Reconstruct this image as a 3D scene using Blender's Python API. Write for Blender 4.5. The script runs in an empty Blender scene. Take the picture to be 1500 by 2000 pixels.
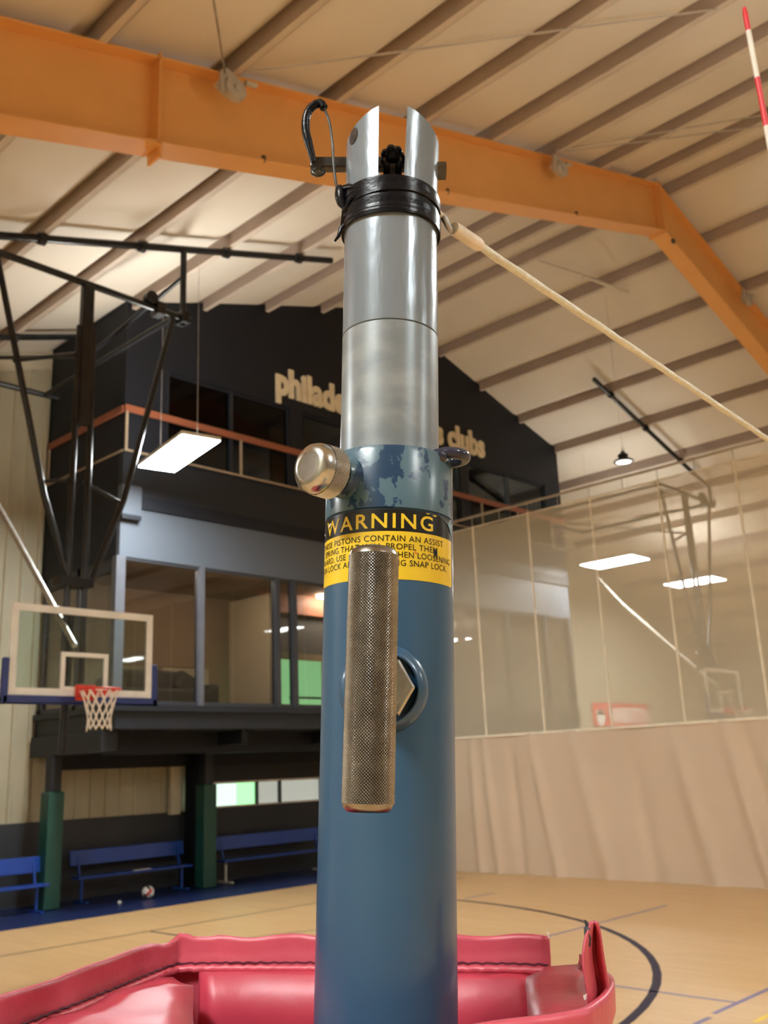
import bpy, bmesh, math, random
from math import sin, cos, pi, radians as R, sqrt, atan2
from mathutils import Vector as V, Matrix as M, Euler
random.seed(7)
scene = bpy.context.scene
COL = scene.collection

# ------------------------------------------------------------------ camera, world, exposure
F_PX, YAW, PITCH, ROLL, HC = 1882.61, R(43.7606), R(14.8799), R(-2.39786), 2.02
cd = bpy.data.cameras.new('camera'); cam = bpy.data.objects.new('camera', cd); COL.objects.link(cam)
cd.sensor_fit = 'HORIZONTAL'; cd.sensor_width = 36.0; cd.lens = F_PX * 36.0 / 1500.0
cd.clip_start = 0.02; cd.clip_end = 200
cd.dof.use_dof = True; cd.dof.focus_distance = 0.60; cd.dof.aperture_fstop = 26.0
fw = V((cos(YAW)*cos(PITCH), sin(YAW)*cos(PITCH), sin(PITCH)))
r0 = V((sin(YAW), -cos(YAW), 0)); u0 = r0.cross(fw)
rt = r0*cos(ROLL) + u0*sin(ROLL); up = u0*cos(ROLL) - r0*sin(ROLL)
cam.matrix_world = M(((rt.x, up.x, -fw.x, 0), (rt.y, up.y, -fw.y, 0), (rt.z, up.z, -fw.z, HC), (0, 0, 0, 1)))
scene.camera = cam
w = bpy.data.worlds.new('world'); scene.world = w; w.use_nodes = True
w.node_tree.nodes['Background'].inputs[0].default_value = (0.9, 0.95, 1, 1)
w.node_tree.nodes['Background'].inputs[1].default_value = 0.02
vs = scene.view_settings
vs.view_transform = 'Standard'; vs.look = 'None'; vs.gamma = 1.0; vs.use_curve_mapping = False
vs.exposure = 1.15
LAMP_DOWN, LAMP_UP = 61.0, 29.0      # emission of the hanging panels, underside, and the glow added on top
cy = scene.cycles
cy.max_bounces = 8; cy.diffuse_bounces = 5; cy.glossy_bounces = 3; cy.transmission_bounces = 4
cy.transparent_max_bounces = 16; cy.caustics_reflective = False; cy.caustics_refractive = False
cy.sample_clamp_indirect = 6.0; cy.blur_glossy = 0.5

# ------------------------------------------------------------------ materials
def srgb(r, g, b):
    f = lambda c: ((c/255+0.055)/1.055)**2.4 if c > 10 else c/255/12.92
    return (f(r), f(g), f(b), 1)
def nodes(name):
    m = bpy.data.materials.new(name); m.use_nodes = True
    nt = m.node_tree; return m, nt, nt.nodes['Principled BSDF']
def pm(name, c1, c2=None, scale=6.0, rough=0.6, metal=0.0, bump=0.0, bscale=40.0, spec=0.5, stretch=(1, 1, 1), coat=0.0, detail=3.0):
    m, nt, b = nodes(name)
    b.inputs['Roughness'].default_value = rough; b.inputs['Metallic'].default_value = metal
    b.inputs['Specular IOR Level'].default_value = spec; b.inputs['Coat Weight'].default_value = coat
    tc = nt.nodes.new('ShaderNodeTexCoord'); mp = nt.nodes.new('ShaderNodeMapping')
    mp.inputs['Scale'].default_value = stretch
    nt.links.new(tc.outputs['Object'], mp.inputs[0])
    c2 = c2 or tuple(min(1, x*0.86) for x in c1[:3]) + (1,)
    n = nt.nodes.new('ShaderNodeTexNoise'); n.inputs['Scale'].default_value = scale; n.inputs['Detail'].default_value = detail
    nt.links.new(mp.outputs[0], n.inputs['Vector'])
    cr = nt.nodes.new('ShaderNodeValToRGB')
    cr.color_ramp.elements[0].position = 0.35; cr.color_ramp.elements[1].position = 0.65
    cr.color_ramp.elements[0].color = c1; cr.color_ramp.elements[1].color = c2
    nt.links.new(n.outputs[0], cr.inputs[0]); nt.links.new(cr.outputs[0], b.inputs['Base Color'])
    if bump:
        n2 = nt.nodes.new('ShaderNodeTexNoise'); n2.inputs['Scale'].default_value = bscale; n2.inputs['Detail'].default_value = 4
        nt.links.new(mp.outputs[0], n2.inputs['Vector'])
        bp = nt.nodes.new('ShaderNodeBump'); bp.inputs['Strength'].default_value = bump; bp.inputs['Distance'].default_value = 0.01
        nt.links.new(n2.outputs[0], bp.inputs['Height']); nt.links.new(bp.outputs[0], b.inputs['Normal'])
    return m
def emit(name, col, strength):
    m, nt, b = nodes(name)
    b.inputs['Base Color'].default_value = col
    b.inputs['Emission Color'].default_value = col; b.inputs['Emission Strength'].default_value = strength
    return m
def glass(name, tint, refl=0.10, rough=0.02):
    m, nt, b = nodes(name); nt.nodes.remove(b)
    out = nt.nodes['Material Output']
    t = nt.nodes.new('ShaderNodeBsdfTransparent'); t.inputs[0].default_value = tint
    g = nt.nodes.new('ShaderNodeBsdfGlossy'); g.inputs['Roughness'].default_value = rough
    lw = nt.nodes.new('ShaderNodeLayerWeight'); lw.inputs[0].default_value = 0.25
    ma = nt.nodes.new('ShaderNodeMath'); ma.operation = 'MULTIPLY_ADD'; ma.inputs[1].default_value = 0.5; ma.inputs[2].default_value = refl
    nt.links.new(lw.outputs['Fresnel'], ma.inputs[0])
    x = nt.nodes.new('ShaderNodeMixShader')
    nt.links.new(ma.outputs[0], x.inputs[0]); nt.links.new(t.outputs[0], x.inputs[1]); nt.links.new(g.outputs[0], x.inputs[2])
    nt.links.new(x.outputs[0], out.inputs[0]); return m
def gauze(name, col, cover):
    m, nt, b = nodes(name); nt.nodes.remove(b)
    out = nt.nodes['Material Output']
    t = nt.nodes.new('ShaderNodeBsdfTransparent')
    d = nt.nodes.new('ShaderNodeBsdfDiffuse'); d.inputs[0].default_value = col
    tl = nt.nodes.new('ShaderNodeBsdfTranslucent'); tl.inputs[0].default_value = col
    a = nt.nodes.new('ShaderNodeMixShader'); a.inputs[0].default_value = 0.35
    nt.links.new(d.outputs[0], a.inputs[1]); nt.links.new(tl.outputs[0], a.inputs[2])
    x = nt.nodes.new('ShaderNodeMixShader'); x.inputs[0].default_value = cover
    nt.links.new(t.outputs[0], x.inputs[1]); nt.links.new(a.outputs[0], x.inputs[2])
    nt.links.new(x.outputs[0], out.inputs[0]); return m

LINER = pm('insulation_liner', (0.74, 0.685, 0.595, 1), (0.70, 0.645, 0.555, 1), 0.7, 0.75, bump=0.15, bscale=3)
PURLIN = pm('purlin_paint', (0.43, 0.345, 0.29, 1), (0.39, 0.31, 0.26, 1), 2, 0.6)
FLANGE_LIT = pm('purlin_flange', (0.62, 0.54, 0.45, 1), None, 2, 0.6)  # same steel as the web, light from below put into the colour
ORANGE = pm('orange_steel', (0.80, 0.405, 0.125, 1), (0.76, 0.38, 0.115, 1), 2, 0.5)
BEIGE = pm('beige_siding', (0.40, 0.365, 0.265, 1), (0.365, 0.33, 0.235, 1), 1.2, 0.55)
BEIGE_TRIM = pm('beige_trim', (0.62, 0.56, 0.42, 1), None, 2, 0.5)
WAINSCOT = pm('dark_wainscot', (0.027, 0.031, 0.038, 1), None, 2, 0.6)
NAVY = pm('charcoal_cladding', (0.0068, 0.0092, 0.0155, 1), (0.006, 0.008, 0.0135, 1), 1, 0.6, spec=.35)
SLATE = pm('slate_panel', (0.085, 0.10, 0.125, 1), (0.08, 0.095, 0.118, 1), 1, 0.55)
CHAR = pm('charcoal_steel', (0.0135, 0.0175, 0.025, 1), None, 2, 0.5, spec=.4)
BLACKP = pm('black_pipe', (0.010, 0.011, 0.013, 1), (0.015, 0.016, 0.018, 1), 5, 0.26, spec=.35)
RAILW = pm('rail_orange', (0.27, 0.085, 0.042, 1), (0.23, 0.072, 0.037, 1), 6, 0.5, stretch=(.3, 1, 1))
RAILP = pm('rail_post', (0.34, 0.27, 0.19, 1), None, 3, 0.5)
LETTER = pm('cream_letters', (0.80, 0.70, 0.50, 1), None, 3, 0.6)
MULL_LIT = pm('lit_grey_mullion', (0.10, 0.105, 0.125, 1), None, 3, 0.45)  # paler copy of the mullion colour, lamp light painted in
MULLD = pm('dark_mullion', (0.035, 0.037, 0.045, 1), None, 3, 0.45)
GLASSD = glass('tinted_glass', (0.62, 0.60, 0.58, 1), 0.06)
GLASSU = glass('smoked_glass', (0.42, 0.45, 0.46, 1), 0.012)
GLASSB = glass('board_glass', (0.86, 0.92, 0.90, 1), 0.04)
ROOMW = pm('room_brown', (0.34, 0.235, 0.155, 1), None, 1, 0.8)
ROOMC = pm('room_cream', (0.62, 0.53, 0.38, 1), None, 1, 0.7)
DARKU = pm('dark_upholstery', (0.020, 0.022, 0.024, 1), None, 4, 0.7)
GREENL = emit('green_lit_room', (0.30, 0.75, 0.34, 1), 0.75)
TEALL = emit('pale_lit_room', (0.62, 0.85, 0.72, 1), 0.55)
GREYL = emit('grey_lit_room', (0.42, 0.46, 0.42, 1), 0.35)
PADG = pm('green_padding', (0.009, 0.072, 0.058, 1), (0.008, 0.062, 0.050, 1), 3, 0.45)
BENCH = pm('blue_bench', (0.010, 0.058, 0.34, 1), (0.009, 0.050, 0.29, 1), 4, 0.35)
BLUEFLOOR = pm('blue_rubber', (0.014, 0.026, 0.105, 1), (0.011, 0.021, 0.088, 1), 5, 0.33)
WHITE = pm('white_paint', (0.88, 0.90, 0.90, 1), None, 4, 0.45)
WHITEN = pm('net_cord', (0.84, 0.80, 0.76, 1), None, 40, 0.7)
RED = pm('rim_red', (0.72, 0.045, 0.025, 1), None, 6, 0.4)
PADB = pm('board_blue_padding', (0.022, 0.045, 0.22, 1), None, 5, 0.45)
GALV = pm('galvanised', (0.55, 0.54, 0.52, 1), (0.40, 0.39, 0.37, 1), 10, 0.38, metal=0.8)
BRACK = pm('grey_bracket', (0.50, 0.45, 0.38, 1), None, 8, 0.5)
VINYL = pm('curtain_vinyl', (0.67, 0.545, 0.42, 1), (0.64, 0.515, 0.39, 1), 0.8, 0.55, bump=0.12, bscale=2.5)
MESHC = gauze('curtain_mesh', (0.78, 0.71, 0.555, 1), 0.56)
WEB = pm('curtain_webbing', (0.90, 0.85, 0.72, 1), None, 5, 0.6)
LINE = pm('court_line_dark', (0.030, 0.022, 0.050, 1), None, 8, 0.6, spec=.2)
LINEP = pm('court_line_purple', (0.17, 0.14, 0.32, 1), None, 8, 0.4)
LINET = pm('court_line_brown', (0.13, 0.085, 0.05, 1), None, 8, 0.4)
YEL = pm('yellow_tape', (0.85, 0.60, 0.04, 1), None, 8, 0.4)
BANNER = pm('banner_red', (0.72, 0.06, 0.06, 1), None, 3, 0.6)
SILVER = pm('silver_paint', (0.215, 0.252, 0.292, 1), (0.19, 0.225, 0.262, 1), 14, 0.24, metal=0.15, bump=0.05, bscale=160, stretch=(1, 1, .25))
CHROME = pm('worn_chrome', (0.58, 0.58, 0.56, 1), (0.44, 0.43, 0.41, 1), 60, 0.24, metal=1.0)
KNURL = pm('knurled_steel', (0.36, 0.34, 0.30, 1), (0.28, 0.26, 0.23, 1), 70, 0.27, metal=1.0)
TAPE = pm('black_tape', (0.006, 0.006, 0.009, 1), None, 60, 0.26, bump=0.05, bscale=220, spec=.22)
NAVYR = pm('navy_enamel', (0.030, 0.033, 0.060, 1), None, 30, 0.18)
DARKM = pm('dark_steel', (0.10, 0.095, 0.085, 1), (0.055, 0.05, 0.045, 1), 60, 0.35, metal=0.8)
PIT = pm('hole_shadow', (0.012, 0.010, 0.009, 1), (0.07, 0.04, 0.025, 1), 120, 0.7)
LBLK = pm('label_black', (0.010, 0.010, 0.010, 1), None, 40, 0.25)
LYEL = pm('label_yellow', (0.82, 0.57, 0.035, 1), (0.80, 0.55, 0.03, 1), 60, 0.25)
ROPE = pm('white_rope', (0.86, 0.86, 0.76, 1), (0.76, 0.76, 0.65, 1), 160, 0.6, bump=0.3, bscale=900)
SLEEVE = pm('white_sleeve', (0.85, 0.78, 0.68, 1), None, 60, 0.35)
ANTR = pm('antenna_red', (0.78, 0.035, 0.055, 1), None, 30, 0.35)
ANTW = pm('antenna_white', (0.90, 0.86, 0.80, 1), None, 30, 0.35)
PINK = pm('red_vinyl', (0.62, 0.092, 0.135, 1), (0.57, 0.078, 0.118, 1), 9, 0.38, bump=0.22, bscale=26)
PINKI = pm('red_vinyl_inner', (0.56, 0.055, 0.095, 1), (0.50, 0.045, 0.08, 1), 9, 0.40, bump=0.12, bscale=26)
THREAD = pm('dark_thread', (0.10, 0.012, 0.03, 1), None, 40, 0.7)
FRAY = pm('white_fray', (0.85, 0.78, 0.75, 1), None, 90, 0.8)
NETB = pm('net_black', (0.02, 0.02, 0.02, 1), None, 20, 0.7)
WHITEL = pm('white_trim', (0.72, 0.70, 0.64, 1), None, 3, 0.5)

def mat_blue():
    m, nt, b = nodes('blue_enamel')
    tc = nt.nodes.new('ShaderNodeTexCoord')
    n = nt.nodes.new('ShaderNodeTexNoise'); n.inputs['Scale'].default_value = 30; n.inputs['Detail'].default_value = 4
    nt.links.new(tc.outputs['Object'], n.inputs['Vector'])
    cr = nt.nodes.new('ShaderNodeValToRGB')
    cr.color_ramp.elements[0].color = (0.032, 0.092, 0.175, 1); cr.color_ramp.elements[1].color = (0.037, 0.102, 0.190, 1)
    nt.links.new(n.outputs[0], cr.inputs[0])
    # small pale scuffs
    n2 = nt.nodes.new('ShaderNodeTexNoise'); n2.inputs['Scale'].default_value = 95; n2.inputs['Detail'].default_value = 2
    nt.links.new(tc.outputs['Object'], n2.inputs['Vector'])
    c2 = nt.nodes.new('ShaderNodeValToRGB'); c2.color_ramp.elements[0].position = 0.77; c2.color_ramp.elements[1].position = 0.80
    nt.links.new(n2.outputs[0], c2.inputs[0])
    mx = nt.nodes.new('ShaderNodeMixRGB'); mx.inputs[2].default_value = (0.20, 0.30, 0.40, 1)
    nt.links.new(c2.outputs[0], mx.inputs[0]); nt.links.new(cr.outputs[0], mx.inputs[1]); nt.links.new(mx.outputs[0], b.inputs['Base Color'])
    b.inputs['Roughness'].default_value = 0.30; b.inputs['Coat Weight'].default_value = 0.3; b.inputs['Coat Roughness'].default_value = 0.12
    return m
BLUE = mat_blue()
def mat_chip():
    m, nt, b = nodes('chipped_blue_enamel')
    tc = nt.nodes.new('ShaderNodeTexCoord')
    mp = nt.nodes.new('ShaderNodeMapping'); mp.inputs['Scale'].default_value = (1, 1, 0.75)
    nt.links.new(tc.outputs['Object'], mp.inputs[0])
    n = nt.nodes.new('ShaderNodeTexNoise'); n.inputs['Scale'].default_value = 52; n.inputs['Detail'].default_value = 6; n.inputs['Roughness'].default_value = 0.6
    nt.links.new(mp.outputs[0], n.inputs['Vector'])
    cr = nt.nodes.new('ShaderNodeValToRGB'); cr.color_ramp.elements[0].position = 0.505; cr.color_ramp.elements[1].position = 0.52
    cr.color_ramp.elements[0].color = (0.085, 0.155, 0.205, 1); cr.color_ramp.elements[1].color = (0.016, 0.050, 0.110, 1)
    nt.links.new(n.outputs[0], cr.inputs[0]); nt.links.new(cr.outputs[0], b.inputs['Base Color'])
    bp = nt.nodes.new('ShaderNodeBump'); bp.inputs['Strength'].default_value = 0.35; bp.inputs['Distance'].default_value = 0.0008
    nt.links.new(cr.outputs[0], bp.inputs['Height']); nt.links.new(bp.outputs[0], b.inputs['Normal'])
    b.inputs['Roughness'].default_value = 0.25
    return m
CHIP = mat_chip()
def mat_scratch():
    m, nt, b = nodes('scratched_silver')
    tc = nt.nodes.new('ShaderNodeTexCoord')
    mp = nt.nodes.new('ShaderNodeMapping'); mp.inputs['Scale'].default_value = (30, 30, 55)
    nt.links.new(tc.outputs['Object'], mp.inputs[0])
    n = nt.nodes.new('ShaderNodeTexNoise'); n.inputs['Scale'].default_value = 1.0; n.inputs['Detail'].default_value = 5
    nt.links.new(mp.outputs[0], n.inputs['Vector'])
    cr = nt.nodes.new('ShaderNodeValToRGB'); cr.color_ramp.elements[0].position = 0.40; cr.color_ramp.elements[1].position = 0.72
    cr.color_ramp.elements[0].color = (0.215, 0.245, 0.268, 1); cr.color_ramp.elements[1].color = (0.33, 0.36, 0.375, 1)
    nt.links.new(n.outputs[0], cr.inputs[0]); nt.links.new(cr.outputs[0], b.inputs['Base Color'])
    b.inputs['Metallic'].default_value = 0.25; b.inputs['Roughness'].default_value = 0.33
    return m
SCRATCH = mat_scratch()
def mat_maple():
    m, nt, b = nodes('maple_floor')
    tc = nt.nodes.new('ShaderNodeTexCoord')
    mp = nt.nodes.new('ShaderNodeMapping'); mp.inputs['Rotation'].default_value = (0, 0, pi/2)
    nt.links.new(tc.outputs['Object'], mp.inputs[0])
    br = nt.nodes.new('ShaderNodeTexBrick'); br.offset = 0.37
    br.inputs['Color1'].default_value = (0.66, 0.425, 0.20, 1); br.inputs['Color2'].default_value = (0.60, 0.38, 0.175, 1)
    br.inputs['Mortar'].default_value = (0.50, 0.31, 0.14, 1)
    br.inputs['Scale'].default_value = 1.0; br.inputs['Mortar Size'].default_value = 0.0018
    br.inputs['Brick Width'].default_value = 1.1; br.inputs['Row Height'].default_value = 0.057
    nt.links.new(mp.outputs[0], br.inputs['Vector'])
    m2 = nt.nodes.new('ShaderNodeMapping'); m2.inputs['Scale'].default_value = (9, .5, 1)
    nt.links.new(tc.outputs['Object'], m2.inputs[0])
    n = nt.nodes.new('ShaderNodeTexNoise'); n.inputs['Scale'].default_value = 3; n.inputs['Detail'].default_value = 6
    nt.links.new(m2.outputs[0], n.inputs['Vector'])
    mx = nt.nodes.new('ShaderNodeMixRGB'); mx.blend_type = 'OVERLAY'; mx.inputs[0].default_value = 0.15
    nt.links.new(br.outputs[0], mx.inputs[1]); nt.links.new(n.outputs[0], mx.inputs[2]); nt.links.new(mx.outputs[0], b.inputs['Base Color'])
    b.inputs['Roughness'].default_value = 0.34; b.inputs['Specular IOR Level'].default_value = 0.4
    return m
MAPLE = mat_maple()
LAMPD = emit('lamp_diffuser', (0.93, 0.985, 0.98, 1), LAMP_DOWN)
LAMPU = emit('added_lamp_uplight', (1.0, 0.97, 0.90, 1), LAMP_UP)  # upward glow added to the panels to brighten the roof lining
LAMPD2 = emit('far_lamp_diffuser', (0.93, 0.98, 0.96, 1), LAMP_DOWN*0.6)
LAMPU2 = emit('far_added_lamp_uplight', (1.0, 0.97, 0.90, 1), LAMP_UP*0.3)  # weaker version of the added upward glow
LAMPR = emit('round_lamp_lens', (1.0, 0.96, 0.9, 1), 1.1)
ROOM_FILL = emit('room_fill_light', (1.0, 0.86, 0.66, 1), 60.0)  # for lamps added out of sight to brighten the gallery rooms

# ------------------------------------------------------------------ mesh helpers
class G:
    def __init__(s): s.v = []; s.f = []
    def add(s, vs, fs):
        o = len(s.v); s.v += [tuple(p) for p in vs]; s.f += [tuple(i+o for i in f) for f in fs]; return s
    def box(s, a, b, mat=None):
        x0, y0, z0 = (min(a[i], b[i]) for i in range(3)); x1, y1, z1 = (max(a[i], b[i]) for i in range(3))
        vs = [V(p) for p in ((x0,y0,z0),(x1,y0,z0),(x1,y1,z0),(x0,y1,z0),(x0,y0,z1),(x1,y0,z1),(x1,y1,z1),(x0,y1,z1))]
        if mat: vs = [mat @ p for p in vs]
        return s.add(vs, [(3,2,1,0),(4,5,6,7),(0,1,5,4),(1,2,6,5),(2,3,7,6),(3,0,4,7)])
    def cbox(s, c, size, mat=None):
        h = [k/2 for k in size]; c = V(c); T = M.Translation(c) @ (mat.to_4x4() if mat else M.Identity(4))
        return s.box((-h[0], -h[1], -h[2]), h, T)
    def bar(s, p, q, wd, dp, upv=(0, 0, 1)):   # rectangular bar from p to q
        p, q = V(p), V(q); d = (q-p).normalized(); a = d.cross(V(upv))
        if a.length < 1e-4: a = d.cross(V((1, 0, 0)))
        a.normalize(); b = a.cross(d)
        vs = [e + a*i*wd/2 + b*j*dp/2 for e in (p, q) for i, j in ((-1,-1),(1,-1),(1,1),(-1,1))]
        return s.add(vs, [(3,2,1,0),(4,5,6,7),(0,1,5,4),(1,2,6,5),(2,3,7,6),(3,0,4,7)])
    def tube(s, pts, r, n=10, closed=False, cap=True, rf=None):
        pts = [V(p) for p in pts]; N = len(pts); rings = []; prev = None
        for i, p in enumerate(pts):
            if closed: d = pts[(i+1) % N] - pts[i-1]
            else: d = pts[min(i+1, N-1)] - pts[max(i-1, 0)]
            d.normalize()
            if prev is None:
                a = d.cross(V((0, 0, 1)))
                if a.length < 1e-3: a = d.cross(V((1, 0, 0)))
            else: a = prev - d*prev.dot(d)
            a.normalize(); prev = a; b = d.cross(a)
            rr = r[i] if isinstance(r, (list, tuple)) else r
            rings.append([p + (a*cos(2*pi*k/n) + b*sin(2*pi*k/n))*(rr*(rf(i, k) if rf else 1)) for k in range(n)])
        vs = [q for g in rings for q in g]; fs = []
        for i in range(N if closed else N-1):
            j = (i+1) % N
            for k in range(n):
                l = (k+1) % n; fs.append((i*n+k, i*n+l, j*n+l, j*n+k))
        if cap and not closed:
            fs.append(tuple(range(n-1, -1, -1))); fs.append(tuple((N-1)*n+k for k in range(n)))
        return s.add(vs, fs)
    def cyl(s, p, q, r, n=16, r2=None): return s.tube([p, q], [r, r if r2 is None else r2], n)
    def lathe(s, prof, n=48, mat=None, caps=True, a0=0.0, a1=2*pi):    # prof: (radius, z) from bottom to top
        full = abs(a1-a0-2*pi) < 1e-6; c = n if full else n+1; vs = []
        for r, z in prof:
            for k in range(c):
                t = a0+(a1-a0)*k/n; vs.append(V((r*cos(t), r*sin(t), z)))
        fs = []
        for i in range(len(prof)-1):
            for k in range(n):
                l = (k+1) % c; fs.append((i*c+k, i*c+l, (i+1)*c+l, (i+1)*c+k))
        if caps and full:
            if prof[0][0] > 1e-6: fs.append(tuple(range(c-1, -1, -1)))
            if prof[-1][0] > 1e-6: fs.append(tuple((len(prof)-1)*c+k for k in range(c)))
        if mat: vs = [mat @ p for p in vs]
        return s.add(vs, fs)
    def prism(s, poly, z0, z1, mat=None):      # poly ccw in xy
        n = len(poly)
        vs = [V((x, y, z0)) for x, y in poly] + [V((x, y, z1)) for x, y in poly]
        if mat: vs = [mat @ p for p in vs]
        return s.add(vs, [tuple(range(n-1, -1, -1)), tuple(range(n, 2*n))] + [(i, (i+1) % n, n+(i+1) % n, n+i) for i in range(n)])
    def grid(s, rows):
        n = len(rows[0]); vs = [p for r in rows for p in r]
        return s.add(vs, [(i*n+k, i*n+k+1, (i+1)*n+k+1, (i+1)*n+k) for i in range(len(rows)-1) for k in range(n-1)])
    def torus(s, c, Rm, r, n=32, m=12, mat=None):
        T = M.Translation(V(c)) @ (mat.to_4x4() if mat else M.Identity(4))
        return s.tube([T @ V((Rm*cos(2*pi*k/n), Rm*sin(2*pi*k/n), 0)) for k in range(n)], r, m, closed=True)
def link(name, g, mat, parent=None, smooth=None, bevel=None, solid=None, fix=True):
    me = bpy.data.meshes.new(name); me.from_pydata(g.v, [], g.f)
    if fix or bevel:
        bm = bmesh.new(); bm.from_mesh(me)
        bmesh.ops.remove_doubles(bm, verts=bm.verts, dist=1e-6)
        bmesh.ops.recalc_face_normals(bm, faces=bm.faces)
        if bevel: bmesh.ops.bevel(bm, geom=[e for e in bm.edges if len(e.link_faces) == 2 and e.calc_face_angle(0) > R(40)], offset=bevel, segments=2, profile=0.5, affect='EDGES', clamp_overlap=True)
        bm.to_mesh(me); bm.free()
    for m in (mat if isinstance(mat, (list, tuple)) else [mat]): me.materials.append(m)
    o = bpy.data.objects.new(name, me); COL.objects.link(o)
    if parent: o.parent = parent
    if smooth is not None:
        for p in me.polygons: p.use_smooth = True
        me.set_sharp_from_angle(angle=R(smooth))
    if solid:
        md = o.modifiers.new('thickness', 'SOLIDIFY'); md.thickness = solid; md.offset = 0
    return o
def tag(o, label, cat, group=None):
    o['label'] = label; o['category'] = cat
    if group: o['group'] = group
    return o
def struct(o, label=None, cat=None):
    o['kind'] = 'structure'
    if label: tag(o, label, cat)
    return o
def empty(name, loc=(0, 0, 0), rz=0.0, mat=None):
    o = bpy.data.objects.new(name, None); COL.objects.link(o); o.empty_display_size = 0.2
    if mat is not None: o.matrix_world = mat
    else: o.location = loc; o.rotation_euler = (0, 0, rz)
    return o
def copy_tree(o, parent=None):
    c = o.copy(); COL.objects.link(c)
    if parent: c.parent = parent
    for ch in [x for x in KIDS.get(o, [])]: copy_tree(ch, c)
    return c
KIDS = {}
def index_kids():
    KIDS.clear()
    for o in COL.objects:
        if o.parent: KIDS.setdefault(o.parent, []).append(o)
def text_mesh(body, size=1.0, extrude=0.0, offset=0.0, res=3, sp=1.0):
    cu = bpy.data.curves.new('t', 'FONT'); cu.body = body; cu.size = size; cu.extrude = extrude; cu.offset = offset; cu.resolution_u = res; cu.space_character = sp
    o = bpy.data.objects.new('t', cu); COL.objects.link(o)
    dg = bpy.context.evaluated_depsgraph_get(); dg.update()
    me = bpy.data.meshes.new_from_object(o.evaluated_get(dg))
    vs = [v.co.copy() for v in me.vertices]; fs = [tuple(p.vertices) for p in me.polygons]
    bpy.data.objects.remove(o); bpy.data.curves.remove(cu); bpy.data.meshes.remove(me)
    return vs, fs

# ------------------------------------------------------------------ building dimensions
XC, S = 15.0, 0.315                  # ridge line and roof slope
ZB, ZL = 12.25, 12.50                # underside of purlins and roof skin at the ridge
X0, X1, Y0, Y1 = -5.2, 35.2, -15.0, 16.75
FX0, FX1, FY = 8.24, 21.56, 14.0     # gallery block
CX = 15.32                           # divider curtain
def zr(x, top=ZB): return top - S*abs(x-XC)

# floor ------------------------------------------------------------
floor = struct(link('floor', G().box((X0, Y0, -0.12), (X1, Y1, 0)), MAPLE), 'glossy pale maple gym floor with painted court lines', 'floor')
link('rubber_strip', G().box((X0+.05, 14.3, 0.0005), (CX-0.3, Y1-0.03, 0.004)), BLUEFLOOR, floor)['label'] = 'dark blue rubber strip under the benches'
def cline(pts, wd, m, name='court_line'):
    g = G(); pts = [V((*p, 0)) for p in pts]; L, Rr = [], []
    for i, p in enumerate(pts):
        d = (pts[min(i+1, len(pts)-1)] - pts[max(i-1, 0)]).normalized(); nrm = V((-d.y, d.x, 0))*wd/2
        L.append(p+nrm+V((0, 0, .0012))); Rr.append(p-nrm+V((0, 0, .0012)))
    g.grid([L, Rr]); o = link(name, g, m, floor, fix=False); o.data.flip_normals() if o.data.polygons[0].normal.z < 0 else None
    return o
BX, BY = 5.85, 10.72
arc = [(BX+6.32*cos(R(a)), BY+6.32*sin(R(a))) for a in range(-80, 1, 4)]
cline(arc + [(BX+6.32, 12.29)], 0.085, LINE)
cline([(X0+1, 12.29), (14.6, 12.29)], 0.05, LINET)
cline([(7.85, 12.26), (7.85, 10.9), (7.85, 8.4)], 0.05, LINE)
cline([(10.1, 7.36), (13.1, 7.36)], 0.05, LINEP)
cline([(12.35, 10.43), (13.1, 10.43)], 0.05, LINEP)
cline([(8.2, 10.6), (9.2, 10.25)], 0.04, LINET)
cline([(8.36, 5.45), (8.36, 4.15)], 0.045, LINEP)
cline([(7.92, 4.14), (10.4, 4.14)], 0.05, LINEP)
cline([(7.35, 4.11), (7.80, 4.11)], 0.05, LINEP)
cline([(7.85, 3.77), (8.3, 3.77)], 0.05, YEL)

# roof --------------------------------------------------------------
ceil = struct(empty('ceiling'), 'sloping white insulated roof lining between brown purlins', 'ceiling')
purlL = [14.45 - 1.53*k for k in range(13)]
purlR = [15.35, 16.78, 18.33, 19.92, 21.5, 23.2, 24.8, 26.4, 28.0, 29.6, 31.2, 32.8, 34.4]
px_all = sorted([x for x in purlL if x > X0+0.2] + purlR)
for x in px_all:                                     # Z-purlins: web, lower flange, upper flange
    zb = zr(x); g = G()
    g.box((x-0.008, Y0, zb), (x+0.008, Y1-0.02, zb+0.25))
    o = link('purlin', g, PURLIN, ceil, fix=False)
    g = G().box((x-0.008, Y0, zb-0.006), (x+0.075, Y1-0.02, zb+0.002)).box((x+0.07, Y0, zb-0.006), (x+0.078, Y1-0.02, zb+0.02))
    link('purlin_flange', g, FLANGE_LIT, o, fix=False)
bays = [X0] + px_all + [X1]
ys = [Y0 + (Y1-Y0)*k/26 for k in range(27)]
for i in range(len(bays)-1):                          # billowed lining of each bay
    a, b = bays[i], bays[i+1]; rows = []
    n = 14
    for k in range(n+1):
        x = a+(b-a)*k/n; e = min(x-a, b-x)
        up_ = max(0, 1-e/0.22); sag = 0.115*(1-up_*up_)
        rows.append([V((x, y, zr(x, ZL) - sag + 0.010*sin(y*5.1+x)*(1-up_))) for y in ys])
    link('liner_panel', G().grid(rows), LINER, ceil, smooth=60)
link('roof_deck', G().grid([[V((X0-.3, Y0-.3, zr(X0-.3, ZL)+.1)), V((X0-.3, Y1+.3, zr(X0-.3, ZL)+.1))], [V((XC, Y0-.3, ZL+.1)), V((XC, Y1+.3, ZL+.1))], [V((X1+.3, Y0-.3, zr(X1+.3, ZL)+.1)), V((X1+.3, Y1+.3, zr(X1+.3, ZL)+.1))]]), LINER, ceil, solid=0.06)
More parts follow.
